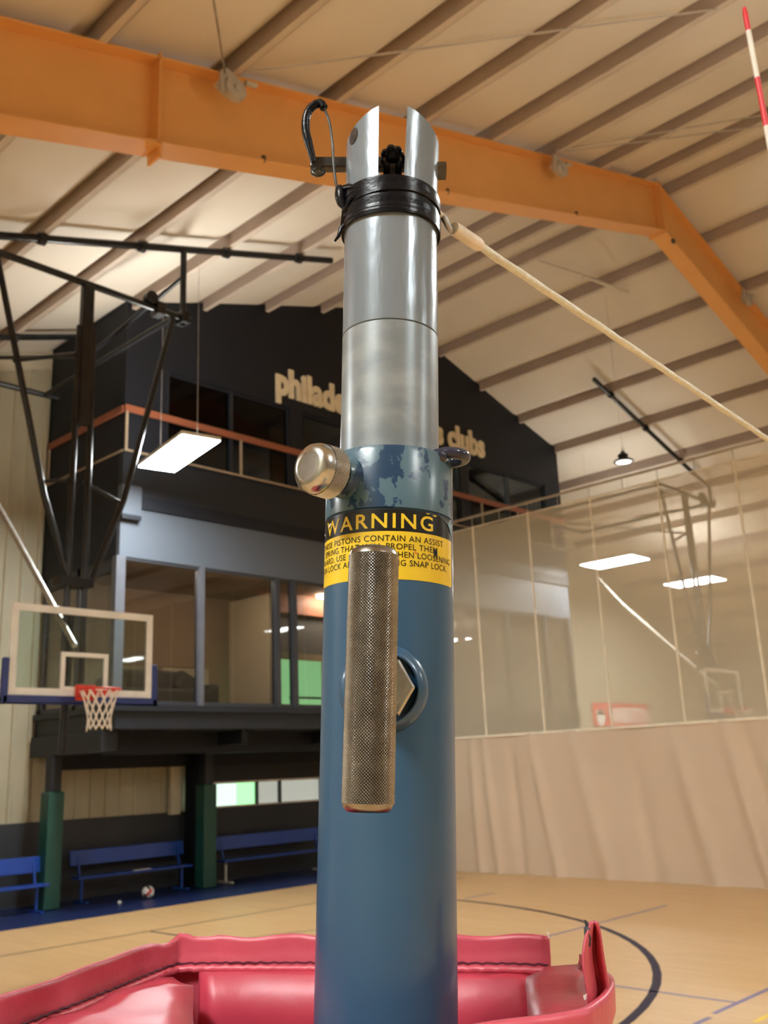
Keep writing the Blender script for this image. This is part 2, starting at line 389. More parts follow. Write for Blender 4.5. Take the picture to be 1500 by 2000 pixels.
def rod(p, q, r=0.012, m=BRACK, name='brace_rod', parent=ceil): return link(name, G().cyl(p, q, r, 8), m, parent, smooth=40)
rod((11.36, 6.9, zr(11.36)+.02), (14.9, 4.1, zr(14.9)-.03)); rod((11.36, 6.9, zr(11.36)-.02), (14.6, 4.9, zr(14.6)-.03))
rod((5.35, 6.9, zr(5.35)-.03), (9.86, 3.6, zr(9.86)-.03)); rod((16.6, 9.2, zr(16.6)-.05), (15.4, 10.0, zr(15.4)-.05))
rod((16.0, 9.35, zr(16)-.28), (17.15, 9.0, zr(17.15)-.02), 0.035, WHITEL, 'flange_strut')

# orange rigid frame -------------------------------------------------
frame = tag(empty('roof_beam', (XC, 7.15, 0)), 'orange steel roof frame peaking at the ridge above the blue post', 'beam')
def frame_half(sgn):
    L = 19.6; D = 0.98
    def P(d, z, y): return V((sgn*d, y, ZB - 0.012 - S*d - z))
    g = G()
    for (za, zb_, ya, yb) in ((0, 0.022, -.15, .15), (D-.022, D, -.15, .15), (0.02, D-.02, -.008, .008)):
        vs = [P(d, z, y) for d in (0, L) for z in (za, zb_) for y in (ya, yb)]
        g.add(vs, [(0,1,3,2),(4,6,7,5),(0,4,5,1),(2,3,7,6),(0,2,6,4),(1,5,7,3)])
    link('rafter', g, ORANGE, frame)
    for d in (10.6,):
        g = G(); g.cbox(P(d, D/2-.02, 0), (0.022, 0.30, D+0.05), M.Rotation(0, 3, 'Y')); sp = link('splice_plate', g, ORANGE, frame)
        g = G(); g.cbox(P(d-.06, D+.05, .02), (0.025, 0.22, .13), M.Rotation(0, 3, 'Y')); link('flange_lug', g, ORANGE, frame)
    g = G(); g.box((sgn*19.4-.2, -.15, 0), (sgn*19.4+.2, .15, ZB-S*19.6-.9)); link('column', g, ORANGE, frame)
frame_half(-1); frame_half(1)
link('ridge_plate', G().box((-.02, -.17, ZB-1.06), (.02, .17, ZB-.01)), ORANGE, frame)
link('bolt', G().cyl((.28, -.17, ZB-1.10), (.28, -.13, ZB-1.10), 0.05, 10), DARKM, frame, smooth=40)
for d in (-9.3, -6.2, -3.0, -7.6):
    link('bolt', G().cyl((d, -.13, ZB-S*abs(d)-.93), (d, -.13, ZB-S*abs(d)-.99), 0.025, 8), DARKM, frame, smooth=40)

def pulley(name, x, y, label, up_len):
    t = tag(empty(name, (x, y, zr(x)-(.26 if x < XC else .42))), label, 'pulley', 'hoist pulleys on the roof frame')
    link('plate', G().cbox((0, 0, .05), (0.16, 0.06, 0.30), M.Rotation(R(24), 3, 'Y')), BRACK, t, bevel=0.01)
    link('wheel', G().cyl((.06, -.10, -.04), (.06, -.02, -.04), 0.125, 20), BRACK, t, smooth=40)
    link('axle', G().cyl((.06, -.13, -.04), (.06, .02, -.04), 0.035, 10), BRACK, t, smooth=40)
    link('cheek_plate', G().cbox((-.08, -.04, 0), (0.05, 0.05, 0.25)), BRACK, t, bevel=0.008)
    link('clevis', G().cyl((.2, -.06, .12), (.34, -.06, .16), 0.03, 10), BRACK, t, smooth=40)
    if up_len: link('cable', G().cyl((-.06, -.06, .1), (-1.22, -1.38, -.24), 0.011, 8), GALV, t, smooth=40)
    return t
pulley('hoist_pulley', 5.12, 6.90, 'pale hoist pulley on the orange beam at upper left with a rod rising from it', 0.5)
pulley('hoist_pulley', 11.36, 6.92, 'pale hoist pulley on the orange beam just left of the ridge peak', 0)
pulley('hoist_pulley', 18.0, 6.92, 'pale hoist pulley on the orange beam on its steep right half', 0)

# walls --------------------------------------------------------------
def ribbed(x0, x1, zb, ztop, y, m, parent, name, pitch=0.305, dep=0.035, sgn=-1):
    xs = []; x = x0
    while x < x1:
        for dx, dy in ((0, 0), (pitch-.105, 0), (pitch-.085, dep), (pitch-.035, dep), (pitch-.015, 0)):
            if x+dx <= x1: xs.append((x+dx, dy))
        x += pitch
    xs.append((x1, 0))
    top = [V((a, y+sgn*d, ztop(a))) for a, d in xs]; bot = [V((a, y+sgn*d, zb)) for a, d in xs]
    return link(name, G().grid([bot, top]), m, parent)
wb = struct(empty('wall_back'), 'beige ribbed metal end wall with dark wainscot', 'wall')
link('backing', G().prism([(X0, 0), (X1, 0), (X1, zr(X1, ZL)), (XC, ZL), (X0, zr(X0, ZL))], 0, 0.12, M(((1,0,0,0),(0,0,1,Y1+.04),(0,1,0,0),(0,0,0,1)))), BEIGE_TRIM, wb)
ribbed(X0, FX0-.01, 1.36, lambda x: zr(x, ZL)-.52, Y1, BEIGE, wb, 'siding')
ribbed(FX0+.01, 11.2, 1.36, lambda x: 2.60, Y1, BEIGE, wb, 'siding')
ribbed(FX1+.01, X1, 1.36, lambda x: zr(x, ZL)-.35, Y1, BEIGE, wb, 'siding')
link('wainscot', G().box((X0, Y1-.05, 0.0), (X1, Y1+.02, 1.36)), WAINSCOT, wb)
for nm, xa, xb, ya, yb in (('wall_left', X0-.12, X0, Y0, Y1), ('wall_right', X1, X1+.12, Y0, Y1)):
    w_ = struct(link(nm, G().box((xa, ya, 0), (xb, yb, zr(X0, ZL)+.1)), BEIGE), 'beige metal side wall', 'wall')
struct(link('wall_front', G().prism([(X0, 0), (X1, 0), (X1, zr(X1, ZL)), (XC, ZL), (X0, zr(X0, ZL))], 0, 0.12, M(((1,0,0,0),(0,0,1,Y0-.12),(0,1,0,0),(0,0,0,1)))), BEIGE), 'beige end wall behind the camera', 'wall')

# ------------------------------------------------------------------ gallery block
gal = tag(empty('viewing_gallery', (FX0, FY, 0)), 'dark two-storey viewing gallery block with gable top and glazed fronts', 'gallery')
gal['kind'] = 'structure'
def gp(name, g, m, **k):
    o = link(name, g, m, None, **k); o.data.transform(M.Translation((-FX0, -FY, 0))); o.parent = gal; return o
T_ = 0.14
UZ0, UZ1 = 7.44, 9.17
XZ = M(((1,0,0,0),(0,0,1,0),(0,1,0,0),(0,0,0,1)))
def front(poly, ya, yb, m, name): return gp(name, G().prism(poly, ya, yb, XZ), m)
wx = [(9.10, 11.98), (12.30, 17.30), (17.62, 20.85)]          # upper window openings
front([(FX0, UZ1), (FX1, UZ1), (FX1, zr(FX1, ZL)-.1), (XC, ZL-.1), (FX0, zr(FX0, ZL)-.1)], FY, FY+T_, NAVY, 'gable_wall')
for a, b in ((FX0, 9.10), (11.98, 12.30), (17.30, 17.62), (20.85, FX1)):
    front([(a, UZ0-.02), (b, UZ0-.02), (b, UZ1), (a, UZ1)], FY, FY+T_, NAVY, 'wall_pier')
gp('floor_fascia', G().box((FX0, FY, 6.70), (FX1, FY+T_, UZ0-.02)), CHAR)
gp('dark_channel_strip', G().box((8.60, FY-.02, 6.48), (FX1, FY+.10, 6.70)), NAVY)  # dark strip below the floor fascia
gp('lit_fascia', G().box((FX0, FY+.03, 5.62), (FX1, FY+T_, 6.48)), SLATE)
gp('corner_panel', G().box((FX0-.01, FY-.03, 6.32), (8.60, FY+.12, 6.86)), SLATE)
gp('ledge', G().box((FX0-.04, FY-.10, 6.24), (8.56, FY+.1, 6.32)), NAVY)
gp('side_wall', G().prism([(FY+T_, UZ0-1.82), (Y1, UZ0-1.82), (Y1, zr(FX0, ZL)-.1), (FY+T_, zr(FX0, ZL)-.1)], FX0-.001, FX0+T_, M(((0,0,1,0),(1,0,0,0),(0,1,0,0),(0,0,0,1)))), NAVY)
gp('side_wall', G().prism([(FY+T_, UZ0-1.82), (Y1, UZ0-1.82), (Y1, zr(FX1, ZL)-.1), (FY+T_, zr(FX1, ZL)-.1)], FX1-T_, FX1+.001, M(((0,0,1,0),(1,0,0,0),(0,1,0,0),(0,0,0,1)))), NAVY)
gp('upper_floor', G().box((FX0+.15, FY+.15, 7.2), (FX1-.15, Y1-.02, 7.4)), CHAR)
UPG = pm('upper_room_grey', (.16, .165, .16, 1), None, 1, .8)
gp('upper_back_wall', G().box((FX0+.15, Y1-.2, 7.4), (FX1-.15, Y1-.1, 9.6)), UPG)
for x in (16.3, 17.6): gp('upper_room_fill_light', G().box((x-.4, 15.2, 9.44), (x+.4, 15.6, 9.49)), ROOM_FILL)  # added fill lamps, kept out of sight behind the post
gp('upper_ceiling', G().box((FX0+.15, FY+.15, 9.5), (FX1-.15, Y1-.2, 9.6)), CHAR)
for a, b in wx:                                               # upper glazing
    n = max(1, round((b-a)/1.5)); stp = (b-a)/n
    fr = gp('upper_window_frame', G().box((a, FY+.03, UZ1-.07), (b, FY+.12, UZ1)).box((a, FY+.03, UZ0-.02), (b, FY+.12, UZ0+.06)), NAVY)
    for k in range(n+1): 
        m_ = link('mullion', G().box((a+stp*k-.04-FX0, .02, UZ0-.02), (a+stp*k+.04-FX0, .13, UZ1)), CHAR, fr)
    for k in range(n): link('pane', G().box((a+stp*k+.04-FX0, .07, UZ0+.05), (a+stp*(k+1)-.04-FX0, .08, UZ1-.06)), GLASSU, fr)
gp('warm_room_wall', G().box((12.5, 15.2, 7.4), (13.6, 15.3, 9.2)), ROOMC); gp('warm_room_wall', G().box((16.6, 14.9, 7.4), (17.5, 15.0, 9.4)), ROOMC)
# lower storey: slab, glazing, room
SZ0, SZ1 = 2.79, 3.13
gp('floor_slab', G().box((FX0, FY, SZ0), (FX1, Y1-.03, SZ1)), CHAR, bevel=0.015)
gp('slab_edge', G().box((FX0-.05, FY-.06, SZ1-.05), (FX1, FY+.02, SZ1+.05)), CHAR)
gp('slab_edge', G().box((FX0-.06, FY-.05, SZ1-.05), (FX0+.02, Y1-.04, SZ1+.05)), CHAR)
gp('side_beam', G().box((FX0-.10, FY+.25, 2.45), (FX0+.20, Y1-.1, SZ0)), CHAR, bevel=0.01)
gp('cross_beam', G().box((FX0+.3, FY+.9, 2.42), (FX1-.3, FY+1.15, SZ0)), NAVY)
gp('bulkhead', G().box((FX0+.25, Y1-.30, 2.22), (FX1-.1, Y1-.05, SZ0)), NAVY)
for a in (10.9, 13.2, 15.6, 18): gp('joist', G().box((a, FY+.2, 2.55), (a+.14, Y1-.3, SZ0)), NAVY)
lw = [8.26, 9.89, 11.62, 12.04, 13.7, 15.4, 17.1, 18.8, 20.4, 21.45]
GZ0, GZ1 = SZ1+.05, 5.62
fr = gp('lower_window_frame', G().box((FX0+.02, FY+.05, GZ1-.05), (FX1, FY+.13, GZ1+.02)).box((FX0+.02, FY+.05, GZ0), (FX1, FY+.13, GZ0+.07)), MULLD)
for k, x in enumerate(lw):
    wd = 0.085 if k == 0 else 0.05
    link('mullion', G().box((x-wd-FX0, .0, GZ0), (x+wd-FX0, .14, GZ1)), MULL_LIT if k < 2 else MULLD, fr)
for a, b in zip(lw[:-1], lw[1:]): link('pane', G().box((a+.05-FX0, .085, GZ0+.06), (b-.05-FX0, .095, GZ1-.04)), GLASSD, fr)
fr2 = gp('side_window_frame', G().box((FX0+.02, FY+.1, GZ1-.22), (FX0+.12, Y1-.02, GZ1+.04)).box((FX0+.02, FY+.1, GZ0), (FX0+.12, Y1-.02, GZ0+.08)), MULLD)
for y in (FY+.14, 15.4, Y1-.12): link('mullion', G().box((.02, y-.05-FY, GZ0), (.12, y+.05-FY, GZ1)), MULLD, fr2)
for a, b in ((FY+.19, 15.35), (15.45, Y1-.17)): link('pane', G().box((.06, a-FY, GZ0+.07), (.07, b-FY, GZ1-.2)), GLASSD, fr2)
gp('room_back_wall', G().box((FX0+.05, Y1-.10, GZ0), (FX1-.1, Y1-.03, 5.75)), ROOMW)
gp('room_dado', G().box((FX0+.05, Y1-.14, GZ0), (11.9, Y1-.10, 4.15)), ROOMC)
gp('dado_rail', G().box((FX0+.05, Y1-.17, 4.15), (11.9, Y1-.10, 4.27)), ROOMW)
for x in (9.55, 10.75, 11.75): gp('dado_post', G().box((x-.03, Y1-.165, GZ0), (x+.03, Y1-.14, 4.15)), ROOMW)
gp('room_ceiling', G().box((FX0+.15, FY+.15, 5.66), (FX1-.15, Y1-.03, 5.72)), ROOMW)
gp('room_partition', G().box((12.12, 14.9, GZ0), (12.22, 16.2, 5.5)), ROOMC)
gp('red_header', G().box((12.3, 15.4, 5.25), (14.6, 15.5, 5.66)), RAILW)
gp('dark_opening', G().box((12.3, 15.5, 4.45), (15.4, 15.6, 5.3)), DARKU)
gp('green_lit_doorway', G().box((12.62, 15.9, GZ0), (14.4, 15.95, 4.35)), GREENL)
gp('door_jamb', G().box((12.45, 15.85, GZ0), (12.56, 15.98, 4.6)), MULLD); gp('door_jamb', G().box((12.8, 15.84, GZ0), (12.86, 15.9, 4.35)), MULLD)
gp('inner_guard_rail', G().box((12.3, 14.5, GZ0+.22), (14.8, 14.53, GZ0+.26)), MULLD)
for x in (12.5, 13.3, 14.1): gp('guard_baluster', G().box((x, 14.5, GZ0), (x+.03, 14.53, GZ0+.26)), MULLD)
for x, y in ((14.2, 15.1), (15.6, 15.1)): gp('room_fill_light', G().box((x-.5, y-.12, 5.60), (x+.5, y+.12, 5.65)), ROOM_FILL)  # added fill for the lower room, hidden behind the post
gp('room_fill_light', G().box((8.6, 14.16, 5.63), (11.5, 14.22, 5.655)), ROOM_FILL)  # added fill strip tucked behind the window header
sofa = tag(empty('sofa', (10.0, 15.6, GZ0)), 'dark bulky sofa behind the lower gallery glass', 'sofa')
link('base', G().box((-.9, -.35, 0), (1.1, .45, .42)), DARKU, sofa, bevel=.06)
link('backrest', G().box((-.85, .2, .40), (.72, .45, .80)), DARKU, sofa, bevel=.07)
link('armrest', G().box((-1.02, -.35, 0), (-.8, .45, .62)), DARKU, sofa, bevel=.06); link('armrest', G().box((.95, -.35, 0), (1.2, .45, .52)), DARKU, sofa, bevel=.07)
link('cushion', G().cbox((.75, .15, .55), (.5, .25, .38), M.Rotation(R(28), 3, 'Y')), DARKU, sofa, bevel=.08); link('cushion', G().cbox((-.2, .1, .62), (.7, .25, .34), M.Rotation(R(-6), 3, 'Y')), DARKU, sofa, bevel=.08)
# under the gallery: dark wall with a strip of lit windows
gp('lower_side_wall', G().box((11.42, 16.2, 0), (11.55, Y1-.05, 2.42)), NAVY)
gp('jamb', G().box((11.02, Y1-.16, 1.32), (11.24, Y1-.06, 2.24)), BEIGE_TRIM)
gp('lower_wall', G().box((11.5, Y1-.16, 0), (FX1-.2, Y1-.06, 1.40)), CHAR); gp('lower_wall', G().box((11.5, Y1-.16, 1.87), (FX1-.2, Y1-.06, 2.42)), CHAR)
sw = gp('strip_window_frame', G().box((11.6, Y1-.18, 1.39), (16.5, Y1-.06, 1.42)).box((11.6, Y1-.18, 1.85), (16.5, Y1-.06, 1.89)), WHITEL)
for a, b, m_ in ((11.62, 12.62, TEALL), (12.62, 13.10, GREENL), (13.16, 13.72, GREYL), (13.78, 14.9, GREYL), (14.95, 15.3, GREENL)):
    link('lit_pane', G().box((a-FX0, Y1-.13-FY, 1.42), (b-FX0, Y1-.11-FY, 1.85)), m_, sw)
for x in (13.12, 13.74, 14.92): link('mullion', G().box((x-.03-FX0, Y1-.19-FY, 1.40), (x+.03-FX0, Y1-.1-FY, 1.87)), MULLD, sw)
# lettering
sign = tag(empty('wall_sign', (11.64, FY-.02, 9.40)), 'cream lowercase lettering across the dark gallery gable', 'sign')
TXT = 'philadelphia sports clubs'
full, _ = text_mesh(TXT, 1.0, 0.0, 0.02); fx0 = min(v.x for v in full); fx1 = max(v.x for v in full)
SC = 6.66/(fx1-fx0)
def right_of(s_):
    vs_, _ = text_mesh(s_, 1.0, 0, 0.02); return max(v.x for v in vs_)
for i, ch in enumerate(TXT):
    if ch == ' ': continue
    vs_, fs_ = text_mesh(ch, 1.0, 0.03, 0.045)
    xr = right_of(TXT[:i+1]); mx = max(v.x for v in vs_)
    g = G(); g.add([V(((v.x-mx+xr-fx0)*SC, -v.z*SC-.01, v.y*SC*1.18)) for v in vs_], fs_)
    link('letter', g, LETTER, sign, fix=False)
# guard rail on the upper deck
rail = tag(empty('guard_rail', (FX0, FY-.06, 7.46)), 'orange topped guard rail with thin posts across the dark gallery', 'railing')
link('top_rail', G().box((-.03, -.02, .70), (FX1-FX0, .02, .82)), RAILW, rail); link('top_rail', G().box((-.05, .06, .70), (-.01, Y1-FY, .82)), RAILW, rail)
link('bottom_rail', G().box((-.02, -.012, -.02), (FX1-FX0, .012, .015)), RAILP, rail); link('bottom_rail', G().box((-.035, .06, -.02), (-.012, Y1-FY, .015)), RAILP, rail)
for x in [0.01] + [2.46+1.46*k for k in range(0, 8)]: link('post', G().box((x-.022, -.015, -.02), (x+.022, .015, .71)), RAILP, rail)
link('post', G().box((-.04, Y1-FY-.06, -.02), (-.01, Y1-FY-.02, .71)), RAILP, rail)

# columns under the gallery
def column(x, y, label):
    t = tag(empty('column', (x, y, 0)), label, 'column', 'padded columns under the gallery')
    link('post', G().box((-.10, -.10, .02), (.10, .10, 2.44)), CHAR, t, bevel=.01)
    link('column_pad', G().box((-.145, -.145, .01), (.145, .145, 1.86)), PADG, t, bevel=.02)
    return t
column(8.19, 15.85, 'dark column with green padding at the left corner under the gallery')
column(11.32, 15.85, 'dark column with green padding between the middle and right blue benches')

# benches
def bench(x0, x1, y, label, slant=False):
    t = tag(empty('bench', ((x0+x1)/2, y, 0)), label, 'bench', 'blue benches under the gallery'); h = (x1-x0)/2
    link('backrest', G().cbox((0, .16, .725), (2*h, .035, .25), M.Rotation(R(-8), 3, 'X')), BENCH, t, bevel=.006)
    link('seat', G().box((-h, -.18, .395), (h, .10, .435)), BENCH, t, bevel=.006)
    for sx in (-1, 1):
        x = sx*(h-.14)
        link('leg', G().tube([(x, -.02, .02), (x, -.02, .40)], .025, 8), BENCH if not slant else WHITEL, t, smooth=40)
        link('back_support', G().bar((x, .06, .40), (x, .175, .78), .05, .03, (1, 0, 0)), BENCH, t)
        link('foot', G().box((x-.03, -.24, 0.004), (x+.03, .22, .035)), BENCH if not slant else WHITEL, t, bevel=.005)
    return t
bench(5.7, 8.07, 15.75, 'blue bench cut off by the left edge of the view')
bench(8.80, 11.12, 16.15, 'blue bench between the two padded columns behind the volleyball')
bench(11.85, 14.6, 16.15, 'blue bench with pale legs right of the padded columns', True)
tag(link('paper_strip', G().cbox((10.05, 16.02, .442), (.36, .07, .012), M.Rotation(R(4), 3, 'Z')), WHITE), 'white strip lying on the middle blue bench', 'paper')
tag(link('crumpled_paper', G().lathe([(.0, .0), (.03, .01), (.035, .03), (.02, .05), (0, .055)], 7, M.Translation((9.22, 15.35, .004))), WHITE), 'tiny white scrap on the blue floor strip left of the ball', 'litter')

# volleyball: eighteen panels in three colours
ball = tag(empty('volleyball', (9.86, 15.5, .11)), 'white red and black volleyball on the blue floor by the middle bench', 'ball')
ball.rotation_euler = (R(25), R(40), R(20))
BM = [WHITE, RED, pm('ball_black', (.03, .03, .035, 1), None, 8, .5)]
for ax_ in range(3):
    for sg in (-1, 1):
        for st in range(3):
            rows = []
            for i in range(9):
                row = []
                for j in range(4):
                    u_ = tan_u = math.tan((-1+2*i/8)*pi/4*.985); v_ = math.tan(((-1+2*(st+ (j/3)*.93+.035)/3))*pi/4)
                    p = [0, 0, 0]; p[ax_] = sg; p[(ax_+1) % 3] = u_; p[(ax_+2) % 3] = v_
                    row.append(V(p).normalized()*.105)
                rows.append(row)
            g = G().grid(rows); link('panel', g, BM[(ax_+st+(sg > 0)) % 3] if st != 1 else WHITE, ball, smooth=60)
link('bladder', G().lathe([(0.1035*cos(R(a)), 0.1035*sin(R(a))) for a in range(-90, 91, 15)], 20), WHITE, ball, smooth=60)

# ------------------------------------------------------------------ basketball backstops
def backstop(x, label):
    t = tag(empty('basketball_hoop', (x, 10.8, 0)), label, 'basketball hoop', 'ceiling hung basketball hoops')
    W, Z0, Z1 = .94, 3.0, 4.06
    link('glass_board', G().box((-W+.05, -.008, Z0+.05), (W-.05, .008, Z1-.05)), GLASSB, t)
    def ring(name, a, b, c, d, wd, y, m):
        g = G(); g.box((a, y-.014, c), (b, y+.014, c+wd)).box((a, y-.014, d-wd), (b, y+.014, d)).box((a, y-.014, c+wd), (a+wd, y+.014, d-wd)).box((b-wd, y-.014, c+wd), (b, y+.014, d-wd))
        return link(name, g, m, t)
    ring('board_border', -W, W, Z0, Z1, .085, 0, WHITE)
    ring('target_square', -.31, .31, 3.06, 3.52, .052, -.012, WHITE)
    g = G().box((-W-.07, -.04, Z0-.09), (W+.07, .04, Z0-.002)).box((-W-.07, -.04, Z0-.09), (-W-.004, .04, Z0+.42)).box((W+.004, -.04, Z0-.09), (W+.07, .04, Z0+.42))
    link('edge_padding', g, PADB, t, bevel=.012)
    link('mount_plate', G().box((-.12, -.09, 2.95), (.12, -.02, 3.13)), RED, t, bevel=.008)
    rim = link('rim', G().torus((0, -.40, 3.05), .229, .013, 40, 10), RED, t, smooth=60)
    link('rim_skirt', G().lathe([(.222, -.055), (.236, -.055), (.236, .0), (.222, .0)], 20, M.Translation((0, -.40, 3.045)), a0=R(35), a1=R(145)), RED, rim)
    for sx in (-1, 1): link('rim_brace', G().bar((sx*.09, -.07, 3.0), (sx*.13, -.25, 3.04), .03, .03), RED, rim)
    g = G()                                              # net: two families of helical cords
    prof = [(.226, 3.04), (.185, 2.94), (.155, 2.84), (.135, 2.74), (.13, 2.66), (.142, 2.60)]
    for k in range(12):
        for sg in (-1, 1):
            pts = []
            for i, (r_, z_) in enumerate(prof):
                a = 2*pi*k/12 + sg*i*pi/12; pts.append((r_*cos(a), -.40+r_*sin(a), z_ - (.03 if (k in (8,) and i == 5) else 0)))
            g.tube(pts, .0075, 5)
    link('net', g, WHITEN, rim, smooth=60)
    # hoist frame, pivots 8.7 m up
    PZ = 8.66; yb = .42
    def tubep(name, pts, r_, m=BLACKP, n=10): return link(name, G().tube(pts, r_, n), m, t, smooth=45)
    link('mast', G().box((-.02, yb-.06, 6.6), (.15, yb+.06, PZ)), BLACKP, t, bevel=.02)
    tubep('mast_pipe', [(-.06, yb-.02, 3.2), (-.045, yb-.02, 8.0)], .04); tubep('mast_pipe', [(.19, yb-.02, 3.2), (.165, yb-.02, 8.0)], .04)
    tubep('back_pipe', [(.0, yb+.03, 2.35), (.02, yb, 4.1)], .05)
    link('mast_clamp', G().box((-.2, yb-.12, 4.40), (.26, yb+.12, 4.52)), BLACKP, t, bevel=.01)
    tubep('front_pivot_pipe', [(-5.6 if x < XC else -1.4, yb, PZ+.06), (1.75, yb, PZ)], .05)
    tubep('leg', [(-1.22, yb, PZ-.05), (-.42, yb, 5.55), (-.02, yb, 4.45)], .042); tubep('leg', [(1.45, yb, PZ-.05), (.72, yb, 5.68), (.28, yb, 4.5)], .042)
    tubep('leg_tie', [(-.47, yb, 5.72), (.0, yb, 5.82)], .025); tubep('leg_tie', [(.12, yb, 5.82), (.70, yb, 5.62)], .025)
    tubep('side_brace', [(-1.22+.3, yb, 7.25), (.02, yb, 7.62)], .03)
    for yy in ((yb, 4.5) if x < XC else (yb,)):                                 # sloping pipes clamped under the purlins
        L_ = 5.6
        tubep('ceiling_pipe', [(a, yy, zr(x+a)-.08) for a in ((-5.0 if x < XC else -3.9, 4.72 if x < XC else 1.6) if yy == yb else (-5.0, 2.2))], .055)
        for px_ in px_all:
            if (-5.0 if x < XC else -3.9) < px_-x < ((4.6 if x < XC else 1.5) if yy == yb else 2.2): link('pipe_clamp', G().cyl((px_-x-.045, yy, zr(px_)-.08-S*.045*(1 if x < XC else -1)*-1*-1), (px_-x+.045, yy, zr(px_)-.08), .085, 10), BLACKP, t, smooth=45)
    tubep('rear_pivot_pipe', [(-2.0, 4.5, PZ), (1.75, 4.5, PZ)], .05)
    tubep('hanger', [(1.62, yb, PZ-.1), (1.62, yb, zr(x+1.62)-.05)], .05); tubep('hanger', [(-3.0, yb, PZ), (-3.0, yb, zr(x-3.0)-.05)], .05) if x < XC else None
    tubep('spreader_pipe', [(1.5, yb, PZ), (1.5, 4.5, PZ)], .042); tubep('spreader_pipe', [(-1.36, yb, PZ), (-1.36, 4.5, PZ)], .042)
    tubep('cross_brace', [(1.62, yb+.02, zr(x+1.62)-.55), (1.3, yb+2.2, PZ+.05)], .035)
    tubep('drop_brace', [(.1, yb, 7.6), (-.9, 4.5, PZ)], .03)
    tubep('rear_strut', [(-.08, .10, 3.62), (-.20, 2.4, 6.0)], .038, GALV if x < XC else BRACK); tubep('rear_strut', [(-.20, 2.4, 6.0), (-.32, 4.5, PZ)], .030, GALV if x < XC else BRACK)
    link('strut_collar', G().cyl((-.09, .52, 4.06), (-.094, .60, 4.14), .055, 10), BLACKP, t, smooth=45)
    for a in (1.2, 1.62): link('motor_clamp', G().box((a-.07, yb-.1, PZ-.1), (a+.07, yb+.1, PZ+.1)), BLACKP, t, bevel=.015)
    link('winch_wheel', G().cyl((1.05, yb-.08, PZ+.13), (1.05, yb+.04, PZ+.13), .10, 14), BLACKP, t, smooth=45)
    return t
backstop(5.91, 'nearer basketball backboard with blue padding and black hoist mast on the left')
backstop(23.1, 'farther basketball backboard and hoist seen through the mesh curtain')

# ------------------------------------------------------------------ lamps
def panel_lamp(x, y, z, rz, label, sy=1.55, sx=.54):
    far = x > CX
    t = tag(empty('panel_light', (x, y, z), rz), label, 'light', 'hanging panel lights')
    link('housing', G().box((-sx/2-.015, -sy/2-.015, .012), (sx/2+.015, sy/2+.015, .07)), WHITEL, t, bevel=.006)
    link('diffuser', G().box((-sx/2, -sy/2, 0), (sx/2, sy/2, .012)), LAMPD2 if far else LAMPD, t)
    link('added_uplight', G().box((-sx/2+.08, -sy/2+.1, .07), (sx/2-.08, sy/2-.1, .08)), LAMPU2 if far else LAMPU, t)  # glowing plate added on top, lights the ceiling
    for yy in (-sy*.42, sy*.42):
        ya = y + yy*cos(rz); xa = x - yy*sin(rz)
        link('wire', G().cyl((0, yy, .08), (0, yy, zr(xa)-z-.002), .004, 6), GALV, t)
    return t
panel_lamp(8.07, 12.1, 6.85, R(-11), 'bright white panel light hanging left of the blue post', 1.72, .60)
for x, y, z, wh in ((-3.3, 8.0, 5.7, 'beyond the left edge of the view'), (1.4, -7.0, 6.6, 'farthest behind the camera'), (8.6, 0.2, 6.6, 'just beyond the right edge of the view'), (-3.3, 0.5, 5.7, 'behind the camera along the low eave'), (8.2, -8.5, 6.6, 'behind the camera near the divider curtain')):
    panel_lamp(x, y, z, R(-3), 'white panel light over the near court ' + wh)
panel_lamp(21.9, 12.75, 6.95, 0, 'bright panel light glowing through the mesh curtain nearest the post', 1.5, .9)
panel_lamp(26.6, 12.9, 6.95, 0, 'second smaller panel light glowing through the mesh curtain', 1.5, .9)
for x, y, wh in ((22, 2, 'level with the post'), (22, -8, 'at its rear end'), (30, 3, 'by its side wall')): panel_lamp(x, y, 6.9, 0, 'white panel light over the far court ' + wh)
hb = tag(empty('round_light', (17.0, 9.45, 7.86)), 'black round high bay lamp hanging by the roof pipe at right', 'light')
link('lens', G().lathe([(0, -.004), (.155, -.004), (.16, .01)], 28), LAMPR, hb, smooth=40)
link('shade', G().lathe([(.162, 0), (.20, -.005), (.205, .02), (.17, .05), (.10, .07), (.10, .0701)], 28), BLACKP, hb, smooth=40)
link('heat_sink', G().lathe([(.10, .07), (.105, .16), (.06, .19), (.03, .24)], 20), BLACKP, hb, smooth=40)
link('hook', G().torus((0, 0, .27), .035, .009, 16, 8, M.Rotation(R(90), 3, 'X')), GALV, hb, smooth=60)
link('wire', G().cyl((0, 0, .30), (0, 0, zr(17.0)-7.86), .004, 6), GALV, hb)

